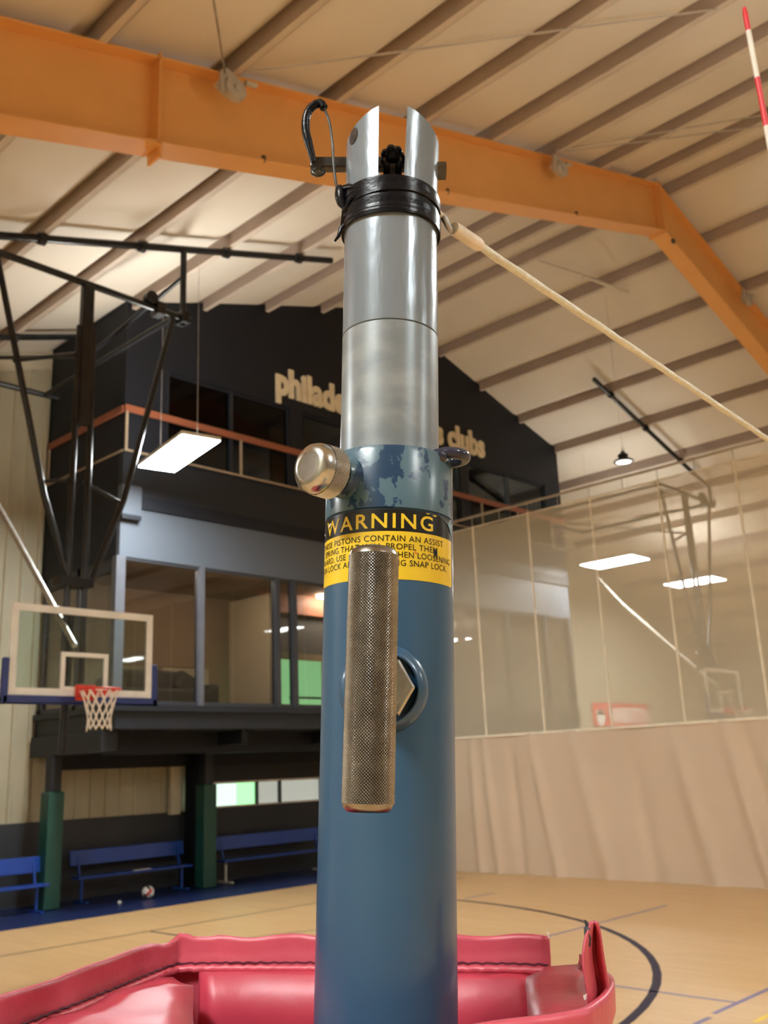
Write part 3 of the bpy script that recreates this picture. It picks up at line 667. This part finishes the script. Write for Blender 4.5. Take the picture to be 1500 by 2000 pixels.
# ------------------------------------------------------------------ divider curtain
cur = tag(empty('divider_curtain', (CX, 0, 0)), 'tan divider curtain with sheer mesh top and solid vinyl bottom', 'curtain')
CY0, CY1, SEAM, CTOP = -11.5, 13.90, 2.545, 6.80
seams = [12.15 - 1.42*k for k in range(17)]
edges = [CY1] + seams + [CY0]
for a, b in zip(edges[:-1], edges[1:]):
    rows = []
    for i in range(9):
        z = SEAM + (CTOP-SEAM)*i/8
        rows.append([V((.02*sin(y*2.1+z*.3), y, z - (.05*sin((a-y)/(a-b)*pi) if i == 8 else 0))) for y in [a+(b-a)*k/6 for k in range(7)]])
    link('mesh_panel', G().grid(rows), MESHC, cur, smooth=60)
for y in seams:
    link('seam_strap', G().tube([(.02*sin(y*2.1+z*.3)-.006, y, z) for z in [SEAM+(CTOP-SEAM)*i/8 for i in range(9)]], .022, 6), WEB, cur)
    link('hanger_chain', G().cyl((0, y, CTOP), (0, y, 6.98), .008, 6), GALV, cur)
    link('hanger_chain', G().cyl((0, y-.71, CTOP-.04), (0, y-.71, 6.98), .008, 6), GALV, cur)
link('top_hem', G().tube([(0, y, CTOP-.02) for y in (CY1, CY0)], .014, 6), WEB, cur)
link('track_pipe', G().cyl((0, CY1, 7.0), (0, CY0, 7.0), .024, 10), BRACK, cur, smooth=45)
link('waist_band', G().box((-.02, CY0, SEAM-.02), (.012, CY1, SEAM+.025)), WEB, cur)
def fold(y, z):
    k = (SEAM-z)/SEAM; d = 0
    for yc, sl, wd, am in FOLDS: d += 1.5*am*math.exp(-((y-yc-sl*k)/wd)**2)*min(1, .25+k*1.6)
    return d + .012*sin(y*1.7+.6*k)
random.seed(3)
FOLDS = [(12.55, -.1, .09, -.06), (12.25, -.25, .08, -.07), (11.6, -.1, .10, .05), (11.1, -.45, .10, -.07), (10.2, -.6, .16, -.05), (9.0, -.25, .14, .04), (8.2, -.55, .14, -.06), (7.25, -.5, .12, -.07), (6.9, -.35, .11, .06), (6.3, -.1, .10, -.06), (6.0, -.5, .2, .04)] + [(5-1.1*k, random.uniform(-.6, 0), random.uniform(.08, .2), random.uniform(-.07, .05)) for k in range(15)]
yy_ = [CY0 + (CY1-CY0)*k/700 for k in range(701)]
rows = [[V((fold(y, z), y, z)) for y in yy_] for z in [.012 + (SEAM-.012)*i/14 for i in range(15)]]
link('vinyl_skirt', G().grid(rows), VINYL, cur, smooth=80)

# banner on the far wall
ban = tag(empty('banner', (28.1, 16.70, 3.38)), 'red banner with white lettering on the far wall behind the mesh', 'banner')
link('cloth', G().box((-1.68, -.02, -.36), (1.68, .0, .36)), BANNER, ban)
vs_, fs_ = text_mesh('WARRINGTON', 1.0, .004, .035); a_, b_ = min(v.x for v in vs_), max(v.x for v in vs_)
g = G().add([V(((v.x-a_)*2.4/(b_-a_)-.80, -.028-v.z, v.y*.66-.24)) for v in vs_], fs_); link('lettering', g, WHITE, ban, fix=False)
link('emblem', G().lathe([(.12, -.03), (.24, -.03), (.24, -.022), (.12, -.022)], 24, M.Translation((-1.25, 0, -.1)) @ M.Rotation(R(90), 4, 'X') @ M.Scale(-1, 4, (0, 0, 1))), WHITE, ban)
link('emblem_bar', G().box((-1.5, -.03, -.02), (-1.05, -.024, .12)), WHITE, ban)

# ------------------------------------------------------------------ volleyball post (local frame: x right, y away, z up the post)
PB = V((0.4034, 0.5276, 0)); AX = V((0.033, -0.035, 0.999)).normalized()
f0 = V((cos(YAW), sin(YAW), 0)); E1 = (f0 - AX*f0.dot(AX)).normalized(); E2 = E1.cross(AX)
PM = M(((E2.x, E1.x, AX.x, PB.x), (E2.y, E1.y, AX.y, PB.y), (E2.z, E1.z, AX.z, PB.z), (0, 0, 0, 1)))
post = tag(empty('volleyball_post', mat=PM), 'blue steel volleyball post with silver telescoping top in the foreground', 'post')
RT, RP = .0445, .0352
def pp(name, g, m, parent=None, **k): return link(name, g, m, parent or post, **k)
pp('outer_tube', G().lathe([(RT, .004), (RT, 2.1868), (RT-.0012, 2.1872), (RT-.0012, 2.1880)], 96), BLUE, smooth=40)
pp('collar', G().lathe([(RT-.0012, 2.1880), (RT+.0002, 2.1884), (RT+.0003, 2.2285), (RT-.001, 2.2318), (RP+.0012, 2.2322)], 96), CHIP, smooth=40)
pp('lower_piston', G().lathe([(RP, 2.20), (RP, 2.3274), (RP-.0007, 2.3279)], 96), SCRATCH, smooth=40)
pp('upper_piston', G().lathe([(RP-.0007, 2.3283), (RP, 2.3288), (RP, 2.4395), (RP-.004, 2.441)], 96), SILVER, smooth=40)
def prong(sg):
    g = G(); x_in = .0095; n, mz = 28, 14
    def ring(Rr, zsel):
        pts = []
        t0 = math.acos(x_in/Rr)
        for k in range(n+1):
            t = -t0 + 2*t0*k/n; x = Rr*cos(t); pts.append((sg*x, Rr*sin(t)))
        return pts
    o_, i_ = ring(RP, 0), ring(RP-.0058, 0)
    def zt(x): return 2.5030 - .0128*(max(0, (abs(x)-x_in)/(RP-x_in)))**1.35
    for ro, fl in ((o_, 0), (i_, 1)):
        rows = []
        for j in range(mz+1):
            row = []
            for (x, y), (xo, yo) in zip(ro, o_):
                z = 2.436 + (zt(xo)-2.436)*j/mz
                lean = sg*(.0035 if sg > 0 else 0)*((z-2.44)/.09)
                row.append(V((x+lean, y, z)))
            rows.append(row)
        g.grid(rows)
        if fl == 0: ra = rows
        else: rb = rows
    g.grid([ra[-1], rb[-1]])
    g.grid([[r[0] for r in ra], [r[0] for r in rb]]); g.grid([[r[-1] for r in ra], [r[-1] for r in rb]])
    return pp('fork_prong', g, SILVER, smooth=35)
for sg in (-1, 1):
    pr = prong(sg)
    hp = V((-.0285, -.0200, 2.4868)) if sg < 0 else V((.0310, -.0165, 2.4868))
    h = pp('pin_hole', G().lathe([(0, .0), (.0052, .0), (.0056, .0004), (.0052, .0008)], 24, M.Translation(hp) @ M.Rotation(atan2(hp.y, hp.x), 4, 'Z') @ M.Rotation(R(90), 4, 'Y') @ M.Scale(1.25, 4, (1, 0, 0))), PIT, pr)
tape = pp('tape_wrap', G().lathe([(RP+.0003, 2.413), (RP+.0012, 2.4133), (RP+.0013, 2.4195), (RP+.0019, 2.420), (RP+.0019, 2.428), (RP+.0014, 2.4284), (RP+.0015, 2.436), (RP+.0021, 2.4363), (RP+.0020, 2.4425), (RP+.0004, 2.4432)], 72), TAPE, smooth=35)
for z, tx, ty, hw in ((2.416, -.05, .02, .0035), (2.4235, .06, .05, .0042), (2.432, -.04, -.06, .004), (2.4385, .03, .04, .0035), (2.4185, .10, -.03, .003)):
    T_m = M.Translation((0, 0, z)) @ M.Rotation(tx, 4, 'X') @ M.Rotation(ty, 4, 'Y')
    link('tape_strip', G().lathe([(RP+.0018, -hw), (RP+.0026, -hw*.9), (RP+.0027, hw*.9), (RP+.0018, hw)], 72, T_m, caps=False), TAPE, tape, smooth=35)
link('tape_tail', G().tube([(-.033, -.012, 2.418), (-.0375, -.014, 2.412), (-.039, -.013, 2.406), (-.042, -.012, 2.402)], [.0022, .0018, .0015, .0009], 6), TAPE, tape, smooth=60)
link('tape_tail', G().tube([(-.024, -.028, 2.437), (-.031, -.021, 2.4425), (-.0355, -.014, 2.446), (-.038, -.012, 2.446)], [.0012, .0026, .0024, .002], 6), TAPE, tape, smooth=60)
link('tape_tail', G().tube([(-.021, -.030, 2.4345), (-.030, -.024, 2.430), (-.035, -.015, 2.425), (-.0375, -.008, 2.414)], [.0018, .0015, .0022, .0012], 6), TAPE, tape, smooth=60)
# locking pin, pulley in the fork, pull loop
pin = pp('locking_pin', G().box((-.063, -.0045, 2.4715), (.036, .0045, 2.4805)), DARKM, bevel=.0012)
link('bolt_head', G().cyl((.034, 0, 2.4705), (.0425, 0, 2.4705), .0068, 6), DARKM, pin, smooth=25)
link('pin_eye', G().torus((-.0565, -.005, 2.4665), .0042, .0018, 18, 8, M.Rotation(R(70), 3, 'X')), DARKM, pin, smooth=60)
pul = pp('pulley_wheel', G().lathe([(.006, -.007), (.0135, -.007), (.0142, -.0055), (.0105, -.002), (.0105, .002), (.0142, .0055), (.0135, .007), (.006, .007)], 28, M.Translation((.001, 0, 2.4665)) @ M.Rotation(R(90), 4, 'Y')), TAPE, smooth=35)
for a in range(7):
    t = a*2*pi/7; link('wheel_lobe', G().lathe([(0, -.004), (.0032, -.003), (.0042, 0), (.0032, .003), (0, .004)], 10, M.Translation((.001, -.006+.0*cos(t), 2.478)) @ M.Translation((.0058*cos(t), -.003*sin(t), .0048*sin(t)))), TAPE, pul, smooth=60)
link('wheel_nut', G().lathe([(0, -.006), (.0050, -.005), (.0058, 0), (.0050, .005), (0, .006)], 14, M.Translation((.001, -.006, 2.4795))), TAPE, pul, smooth=60)
loop = [(-.0591, -.012, 2.4696), (-.063, -.012, 2.4845), (-.0662, -.012, 2.4982), (-.0661, -.012, 2.5096), (-.0628, -.012, 2.518), (-.0561, -.012, 2.5226), (-.0524, -.012, 2.518)]
def smoothpath(P_, n):
    P_ = [V(p) for p in P_]; out = []
    for i in range(len(P_)-1):
        a, b, c, d = P_[max(i-1, 0)], P_[i], P_[i+1], P_[min(i+2, len(P_)-1)]
        for k in range(n):
            t = k/n; out.append(.5*((2*b)+(c-a)*t+(2*a-5*b+4*c-d)*t*t+(3*b-a-3*c+d)*t**3))
    return out + [P_[-1]]
lp = smoothpath(loop, 6)
pl_ = pp('pull_loop', G().tube(lp, [.0031+.0004*abs(sin(i*1.3)) if i > 6 else .0022+.00015*i for i in range(len(lp))], 9), TAPE, smooth=50)
cb = smoothpath([(-.0524, -.012, 2.518), (-.0481, -.012, 2.505), (-.0454, -.012, 2.4868), (-.0437, -.012, 2.4643), (-.0415, -.012, 2.450), (-.0385, -.012, 2.4443)], 6)
link('wire', G().tube(cb, .0011, 8), DARKM, pl_, smooth=60)
link('taped_knot', G().tube(smoothpath([(-.0405, -.012, 2.4485), (-.0382, -.012, 2.4443), (-.0372, -.013, 2.4355), (-.0352, -.015, 2.428), (-.034, -.015, 2.421)], 5), [.0015 + .0034*sin(pi*min(1, (i+1)/16)) for i in range(21)], 9), TAPE, pl_, smooth=50)
# collar knob
ka = atan2(-.75, -.66); KD = V((cos(ka), sin(ka), 0)); KZ = 2.2115
KM = M.Translation((0, 0, KZ)) @ M.Rotation(ka, 4, 'Z') @ M.Rotation(R(90), 4, 'Y')
pp('knob_boss', G().lathe([(.0150, .036), (.0146, .047), (.0125, .0515), (.008, .053)], 40, KM), CHIP, smooth=35)
def knurl(r, L, z0, nu, nv, h, mat, chamf):
    g = G(); U, W_ = nu*4, nv*4; rows = []
    for j in range(W_+1):
        z = z0 + L*j/W_; row = []
        for i in range(U):
            a = 2*pi*i/U
            p1 = abs(((i/4 + j/4) % 1) - .5)*2; p2 = abs(((i/4 - j/4) % 1) - .5)*2
            row.append(V(((r - h + h*min(1, 1.6*min(p1, p2)))*cos(a), (r - h + h*min(1, 1.6*min(p1, p2)))*sin(a), z)))
        rows.append(row)
    vs = [mat @ p for row in rows for p in row]
    fs = [(j*U+i, j*U+(i+1) % U, (j+1)*U+(i+1) % U, (j+1)*U+i) for j in range(W_) for i in range(U)]
    return g.add(vs, fs)
kn = pp('lock_knob', G().lathe([(.0085, .050), (.0085, .0565), (.0160, .0565), (.0170, .058)], 48, KM), CHROME, smooth=35)
link('knurled_rim', knurl(.0177, .0125, .0580, 62, 8, .0005, KM, 0), CHROME, kn, fix=False)
link('knob_cap', G().lathe([(.0172, .0703), (.0169, .0730), (.0157, .0765), (.0133, .0790), (.0108, .0798), (.0095, .0800), (.0092, .0793), (0, .0790)], 56, KM), CHROME, kn, smooth=50)
# eye ring
er = pp('eye_ring', G().torus((.0420, -.012, 2.2330), .0108, .0042, 36, 14), NAVYR, smooth=60)
link('weld', G().lathe([(.0, -.005), (.0045, -.004), (.006, 0), (.0045, .004), (0, .005)], 14, M.Translation((.0345, -.0235, 2.2300))), NAVYR, er, smooth=60)
# winch boss, hex nut and knurled crank handle
YM = M.Rotation(R(90), 4, 'X')            # local z -> -y
BMx = M.Translation((-.0025, 0, 2.0705)) @ YM
boss = pp('winch_boss', G().lathe([(.0288, .030), (.0284, .0425), (.0272, .0465), (.0240, .0505), (.0222, .0512), (.0214, .0505), (.0210, .0400), (.0, .0400)], 56, BMx), BLUE, smooth=40)
link('hex_nut', G().lathe([(.0190, .0400), (.0196, .0415), (.0196, .0555), (.0182, .0572), (.0085, .0572)], 6, BMx), CHROME, boss, bevel=.0004)
link('washer', G().lathe([(.0095, .0570), (.0138, .0570), (.0138, .0600), (.0095, .0605)], 32, BMx), CHROME, boss, smooth=35)
hx = -.0090
HM = M.Translation((hx, -.1, 2.0735)) @ M.Rotation(R(.75), 4, 'Y')
hn = pp('crank_handle', knurl(.0148, .1395, -.0700, 50, 76, .00065, HM, 0), KNURL, fix=False)
link('end_cap', G().lathe([(0, -.0733), (.0095, -.0747), (.0118, -.0745), (.0138, -.0721), (.0144, -.0700)], 48, HM), KNURL, hn, smooth=50)
link('end_cap', G().lathe([(.0144, .0695), (.0137, .0718), (.0115, .0740), (.0085, .0748), (0, .0745)], 48, HM), KNURL, hn, smooth=50)
link('shaft', G().cyl((hx+.005, -.056, 2.0705), (hx, -.088, 2.0705), .0088, 24), CHROME, hn, smooth=40)
# warning label wrapped on the tube
RL = RT + .00018
def band(z0, z1, a0, a1, m, name, rr, parent=None, round_=0):
    n = 60; rows = []
    for j in range(7):
        z = z0+(z1-z0)*j/6; row = []
        for k in range(n+1):
            t = a0+(a1-a0)*k/n
            if round_:
                d0 = min(t-a0, a1-t)*rr
                if d0 < round_ and z-z0 < round_: z = max(z, z0 + round_-sqrt(max(0, round_**2-(round_-d0)**2)))
            row.append(V((rr*sin(t), -rr*cos(t), z)))
            z = z0+(z1-z0)*j/6
        rows.append(row)
    return pp(name, G().grid(rows), m, parent, smooth=60)
LA0, LA1 = R(-98), R(72.5)
lab = band(2.1400, 2.1720, LA0, LA1, LYEL, 'warning_label', RL, None, .0018)
lab['label'] = 'yellow and black warning sticker'
band(2.1719, 2.1868, LA0, LA1, LBLK, 'label_header', RL, lab)
def wrap_text(body, z, cap, a0, a1, m, off, rr, name, sp=1.0):
    vs, fs = text_mesh(body, 1.0, 0, off, 4, sp)
    xa, xb = min(v.x for v in vs), max(v.x for v in vs); h = .70
    g = G(); g.add([V((rr*sin(a0+(v.x-xa)/(xb-xa)*(a1-a0)), -rr*cos(a0+(v.x-xa)/(xb-xa)*(a1-a0)), z + v.y/h*cap)) for v in vs], fs)
    # densify so glyphs follow the cylinder
    o = pp(name, g, m, lab, fix=False)
    return o
wrap_text('WARNING', 2.1742, .0098, R(-69), R(41), LYEL, .014, RL+.00022, 'heading_text', 1.22)
for body, z, a0, a1 in (('THESE PISTONS CONTAIN AN ASSIST', 2.1652, -79, 54), ('SPRING THAT WILL PROPEL THEM', 2.1598, -73, 46), ('UPWARD. USE CAUTION WHEN LOOSENING', 2.1544, -86, 66), ('MAIN LOCK AND RELEASING SNAP LOCK.', 2.1490, -85, 60)):
    wrap_text(body, z, .0040, R(a0), R(a1), LBLK, .002, RL+.00022, 'body_text', 1.08)

def flake(name, pts, m, rr=RL+.0004):
    c = (sum(p[0] for p in pts)/len(pts), sum(p[1] for p in pts)/len(pts)); ps = [c] + pts
    g = G().add([V((rr*sin(R(a)), -rr*cos(R(a)), z)) for a, z in ps], [(0, i, i % len(pts)+1) for i in range(1, len(pts)+1)]); return pp(name, g, m, lab)
flake('torn_corner', [(47, 2.1869), (54, 2.1855), (57, 2.1838), (60, 2.1848), (63, 2.1812), (66, 2.1822), (69, 2.1772), (72, 2.1780), (73.5, 2.1735), (73.5, 2.1869)], CHIP)
for pts in ([(40, 2.1852), (43, 2.1846), (46, 2.1853), (44, 2.1858)], [(33, 2.1858), (35, 2.1852), (38, 2.1860)], [(-66, 2.1812), (-64, 2.1800), (-60, 2.1822), (-62, 2.1828)], [(-80, 2.1770), (-76, 2.1762), (-77, 2.1782)], [(41, 2.1612), (42.5, 2.1560), (44, 2.1590), (45.5, 2.1562), (46, 2.1610)], [(22, 2.1600), (23.5, 2.1575), (24.5, 2.1581)]):
    flake('worn_spot', pts, FRAY if pts[0][0] < 0 else (LYEL if pts[0][1] > 2.18 else (LBLK if pts[0][0] > 30 else ANTR)))
# ------------------------------------------------------------------ net: cable from the post, antenna, and the net beyond the view
nc = tag(empty('net_cable'), 'white net cable with plastic sleeve running from the post top to the right', 'cable')
n0, nd = V((.5102, .4155, 2.4253)), V((.9957, .0923, 0))
def np_(d, dz=0): return n0 + nd*d + V((0, 0, dz))
ropep = [np_(.03+.012*k, -.0015+.012*(min(1, (.012*k)/.9))) for k in range(96)]
link('rope', G().tube(ropep, .0034, 12, rf=lambda i, k: 1+.10*cos(3*(2*pi*k/12)+i*1.05)), ROPE, nc, smooth=60)
link('sleeve', G().tube([np_(.017, -.0015), np_(.020, -.0015), np_(.050, -.001), np_(.053, -.001)], [.0048, .0056, .0056, .0050], 20), SLEEVE, nc, smooth=40)
link('shackle_ring', G().torus(np_(.008, -.0012), .0062, .0022, 22, 10, M.Rotation(R(70), 3, 'X') @ M.Rotation(R(20), 3, 'Y')), GALV, nc, smooth=60)
link('hook', G().tube([np_(-.012, .002), np_(-.004, .003), np_(.003, .0015), np_(.007, -.001)], .0026, 8), SLEEVE, nc, smooth=60)
ant = tag(empty('net_antenna', (1.72, .545, 1.65)), 'red and white striped net antenna at the upper right', 'antenna')
a_b, a_t = V((1.775, .560, 1.62)), V((1.644, .549, 3.42))
for k in range(18):
    p, q = a_b.lerp(a_t, k/17.5), a_b.lerp(a_t, min(1, (k+1)/17.5)); red = (17-k) % 2 == 0
    o = link('stripe', G().tube([p, q] if k < 17 else [p, q.lerp(p, .25), q], [.0052]*2 if k < 17 else [.0052, .0052, .003], 12), ANTR if red else ANTW, None, smooth=40)
    o.data.transform(M.Translation(-V((1.72, .545, 1.65)))); o.parent = ant
vn = tag(empty('volleyball_net'), 'black volleyball net with white tape beyond the right edge', 'net')
link('top_tape', G().bar(np_(1.26, -.02), np_(9.6, -.02), .012, .07), WEB, vn); link('bottom_tape', G().bar(np_(1.26, -1.0), np_(9.6, -1.0), .012, .05), WEB, vn)
link('side_tape', G().bar(np_(1.28, -1.0), np_(1.28, 0), .012, .05, (0, 1, 0)), WEB, vn)
link('top_cord', G().tube([np_(1.14, .012), np_(9.8, 0)], .0034, 8), ROPE, vn)
g = G()
for k in range(84): g.bar(np_(1.3+.1*k, -1), np_(1.3+.1*k, -.02), .002, .002)
for k in range(1, 10): g.bar(np_(1.26, -.1*k), np_(9.6, -.1*k), .002, .002)
o = link('netting', g, NETB, vn, fix=False); o['kind'] = 'stuff'
fp = tag(empty('far_post', np_(9.9, -2.425)), 'second blue volleyball post holding the far end of the net', 'post')
link('outer_tube', G().lathe([(RT, .0), (RT, 2.19)], 32), BLUE, fp, smooth=40); link('piston', G().lathe([(RP, 2.19), (RP, 2.52)], 32), SILVER, fp, smooth=40)

# ------------------------------------------------------------------ padded sleeve round the post
pad = tag(empty('post_pad', (0.47, 0.52, 0.03)), 'open pinkish red vinyl pad wrapped round the foot of the blue post', 'pad')
PO = V((0.47, 0.52, 0.03))
ZT = 1.885
def pk(name, g, m, **k):
    o = link(name, g, m, None, **k); o.data.transform(M.Translation(-PO)); o.parent = pad; return o
def resample(P_, n):
    P_ = [V((*p, 0)) for p in P_]; L = [0]
    for a, b in zip(P_[:-1], P_[1:]): L.append(L[-1]+(b-a).length)
    out = []
    for k in range(n+1):
        s_ = L[-1]*k/n; i = max(j for j in range(len(L)) if L[j] <= s_+1e-9); i = min(i, len(P_)-2)
        t = (s_-L[i])/max(1e-9, L[i+1]-L[i]); out.append(P_[i].lerp(P_[i+1], t))
    return out, L[-1]
def wall_sheet(path, ztop, zbot, name, m, thick, n=90, wob=.0012):
    pts, L = resample(path, n)
    zs = [zbot, .5, 1.0, 1.4, 1.6, 1.72, 1.80, 1.83, 1.845, 1.855, 1.862, 1.868, 1.874, 1.88]
    rows = []
    for z in zs + [None]:
        row = []
        for i, p in enumerate(pts):
            d = (pts[min(i+1, n)]-pts[max(i-1, 0)]).normalized(); nr = V((-d.y, d.x, 0))
            zt_ = ztop(i/n) if callable(ztop) else ztop
            zz = zt_ if z is None else zbot + (z-zbot)*(zt_-.004-zbot)/(1.88-zbot)
            f = (1-abs(2*(zz-1.865)/.04)) if zz > 1.845 else 0
            off = wob*sin(i*.55)*(1 if zz > 1.8 else .4) + wob*1.5*sin(i*.21+1+zz*30) - (.0022 if 1.858 < zz < 1.867 else 0)
            row.append(p + nr*off + V((0, 0, zz)))
        rows.append(row)
    return pk(name, G().grid(rows), m, smooth=70, solid=thick)
far = [(.262, .60), (.285, .645), (.3175, .6739), (.3526, .6905), (.3918, .7091), (.4348, .732), (.4837, .758), (.5000, .7660), (.5195, .7698), (.5260, .7600), (.548, .7304), (.5893, .6635), (.6224, .6106), (.6526, .5577), (.6736, .521), (.6844, .4924)]
near = [(.690, .468), (.640, .420), (.5891, .3796), (.5517, .3551), (.530, .3462), (.5103, .3424), (.5024, .3413), (.4832, .3489), (.4597, .3596), (.4291, .3704), (.385, .392), (.325, .44), (.275, .51), (.262, .60)]
wall_sheet(far, lambda t: ZT + .005*math.exp(-((t-.505)/.008)**2) - .0035*math.exp(-((t-.472)/.014)**2) + .0012*sin(t*60)*(t > .55), .05, 'rear_cover', PINK, .004)
wall_sheet(near, lambda t: ZT + (-.012 if t < .12 else 0) + .004*math.exp(-((t-.27)/.05)**2), .05, 'front_cover', PINK, .004)
# stitched seam below the rear hem
pts, L = resample(far[1:], 150)
seam_pts = []
for i, p in enumerate(pts):
    d = (pts[min(i+1, 150)]-pts[max(i-1, 0)]).normalized(); nr = V((d.y, -d.x, 0))
    seam_pts.append(p + nr*(.0078+.0006*sin(i*1.9)) + V((0, 0, 1.8650+.0005*sin(i*2.3))))
pk('seam', G().tube(seam_pts, .00085, 5), THREAD, smooth=60)
pk('seam_welt', G().tube([p+V((.0, .0, -.0045)) for p in seam_pts], .0033, 8), PINK, smooth=60)
def foam(poly, ztop, name, r, m=PINKI):
    area = sum(poly[i][0]*poly[(i+1) % len(poly)][1] - poly[(i+1) % len(poly)][0]*poly[i][1] for i in range(len(poly)))
    if area < 0: poly = poly[::-1]
    bm = bmesh.new(); vs = [[bm.verts.new((x, y, z)) for x, y in poly] for z in (.05, .9, 1.5, 1.72, ztop)]; n = len(poly)
    for a, b in zip(vs[:-1], vs[1:]):
        for i in range(n): bm.faces.new((a[i], a[(i+1) % n], b[(i+1) % n], b[i]))
    bm.faces.new(vs[-1]); bm.faces.new(vs[0][::-1])
    bmesh.ops.bevel(bm, geom=[e for e in bm.edges if len(e.link_faces) == 2 and e.calc_face_angle(0) > R(25)], offset=r, segments=4, profile=.5, affect='EDGES', clamp_overlap=True)
    bmesh.ops.triangulate(bm, faces=[f for f in bm.faces if len(f.verts) > 4])
    bmesh.ops.subdivide_edges(bm, edges=[e for e in bm.edges if e.calc_length() > .02 and (e.verts[0].co.z > 1.6 and e.verts[1].co.z > 1.6)], cuts=3, use_grid_fill=True)
    for v in bm.verts:
        if v.co.z > 1.6:
            x, y, z = v.co; v.co.x += .0018*sin(y*70+z*40); v.co.y += .0018*sin(x*80+z*55+1); v.co.z += .0014*sin(x*60+y*45)
    bmesh.ops.recalc_face_normals(bm, faces=bm.faces)
    me = bpy.data.meshes.new(name); bm.to_mesh(me); bm.free(); me.materials.append(m)
    for p in me.polygons: p.use_smooth = True
    o = bpy.data.objects.new(name, me); COL.objects.link(o); me.transform(M.Translation(-PO)); o.parent = pad; return o
foam([(.272, .57), (.270, .605), (.295, .643), (.325, .667), (.39, .698), (.455, .731), (.484, .744), (.491, .734), (.483, .692), (.402, .577), (.335, .50), (.305, .49)], 1.862, 'foam_panel', .008)
foam([(.523, .742), (.545, .722), (.585, .660), (.62, .602), (.648, .552), (.667, .518), (.676, .503), (.660, .498), (.638, .535), (.575, .640), (.538, .700), (.520, .722)], 1.858, 'foam_panel', .006)
foam([(.662, .484), (.684, .464), (.640, .426), (.588, .385), (.552, .362), (.528, .356), (.512, .383), (.56, .425), (.612, .462)], 1.868, 'foam_panel', .008)
# torn closure flap at the right corner
FL = [[(0.5315,0.35,1.9261),(0.5415,0.356,1.9243),(0.5515,0.362,1.9226),(0.5462,0.358,1.9236),(0.5348,0.35,1.9256)],[(0.5279,0.35,1.9245),(0.5396,0.356,1.9225),(0.5514,0.362,1.9205),(0.548,0.358,1.9213),(0.5384,0.35,1.9231)],[(0.5214,0.35,1.9158),(0.535,0.356,1.9133),(0.5488,0.362,1.9109),(0.5475,0.358,1.9114),(0.54,0.35,1.9131)],[(0.5179,0.35,1.9079),(0.5325,0.356,1.9051),(0.5473,0.362,1.9023),(0.5471,0.358,1.9027),(0.5407,0.35,1.9044)],[(0.5181,0.35,1.8996),(0.5331,0.356,1.8965),(0.5483,0.362,1.8934),(0.5486,0.358,1.8938),(0.5425,0.35,1.8956)],[(0.5199,0.35,1.8911),(0.5348,0.356,1.8878),(0.5499,0.362,1.8845),(0.55,0.358,1.885),(0.5438,0.35,1.8869)],[(0.5206,0.35,1.8822),(0.5345,0.356,1.8789),(0.5486,0.362,1.8756),(0.5477,0.358,1.8763),(0.5405,0.35,1.8786)],[(0.52,0.35,1.8726),(0.5324,0.356,1.8694),(0.5449,0.362,1.8661),(0.5424,0.358,1.8671),(0.5338,0.35,1.8699)]]
g = G().grid([[V(p) for p in r_] for r_ in FL])
o = pk('closure_flap', g, PINK, smooth=70, solid=.0035)
sb = o.modifiers.new('soft', 'SUBSURF'); sb.levels = 2; sb.render_levels = 2
pk('velcro_tab', G().tube(smoothpath([(.5285, .3515, 1.9120), (.5290, .3515, 1.9165), (.5268, .3515, 1.9200), (.5290, .3518, 1.9235), (.5262, .3515, 1.9272)], 3), [.0006, .0012, .0010, .0017, .0014, .0020, .0015, .0019, .0021, .0014, .0012, .0008, .0003], 6), pm('velcro_dark', (.06, .06, .07, 1), None, 200, .8), smooth=50)
def tuft(c, m, r_, name, hgt, seed, n_=9):
    random.seed(seed); g = G(); c = V(c)
    for k in range(n_):
        d = V((random.uniform(-1, 1), random.uniform(-1, 1), random.uniform(.2, 1))).normalized(); s_ = c + V((random.uniform(-1, 1)*r_, random.uniform(-1, 1)*r_*.4, random.uniform(-.5, .5)*hgt))
        g.tube([s_, s_ + d*hgt*.5, s_ + d*hgt*.6 + V((random.uniform(-1, 1), 0, random.uniform(-.2, 1)))*hgt*.4], [r_*.45, r_*.4, r_*.12], 5)
    return pk(name, g, m, smooth=60)
tuft((.6815, .4905, 1.8850), FRAY, .0010, 'frayed_corner', .0035, 5, 5)
tuft((.5175, .3500, 1.8860), FRAY, .0008, 'frayed_corner', .0025, 6, 6)
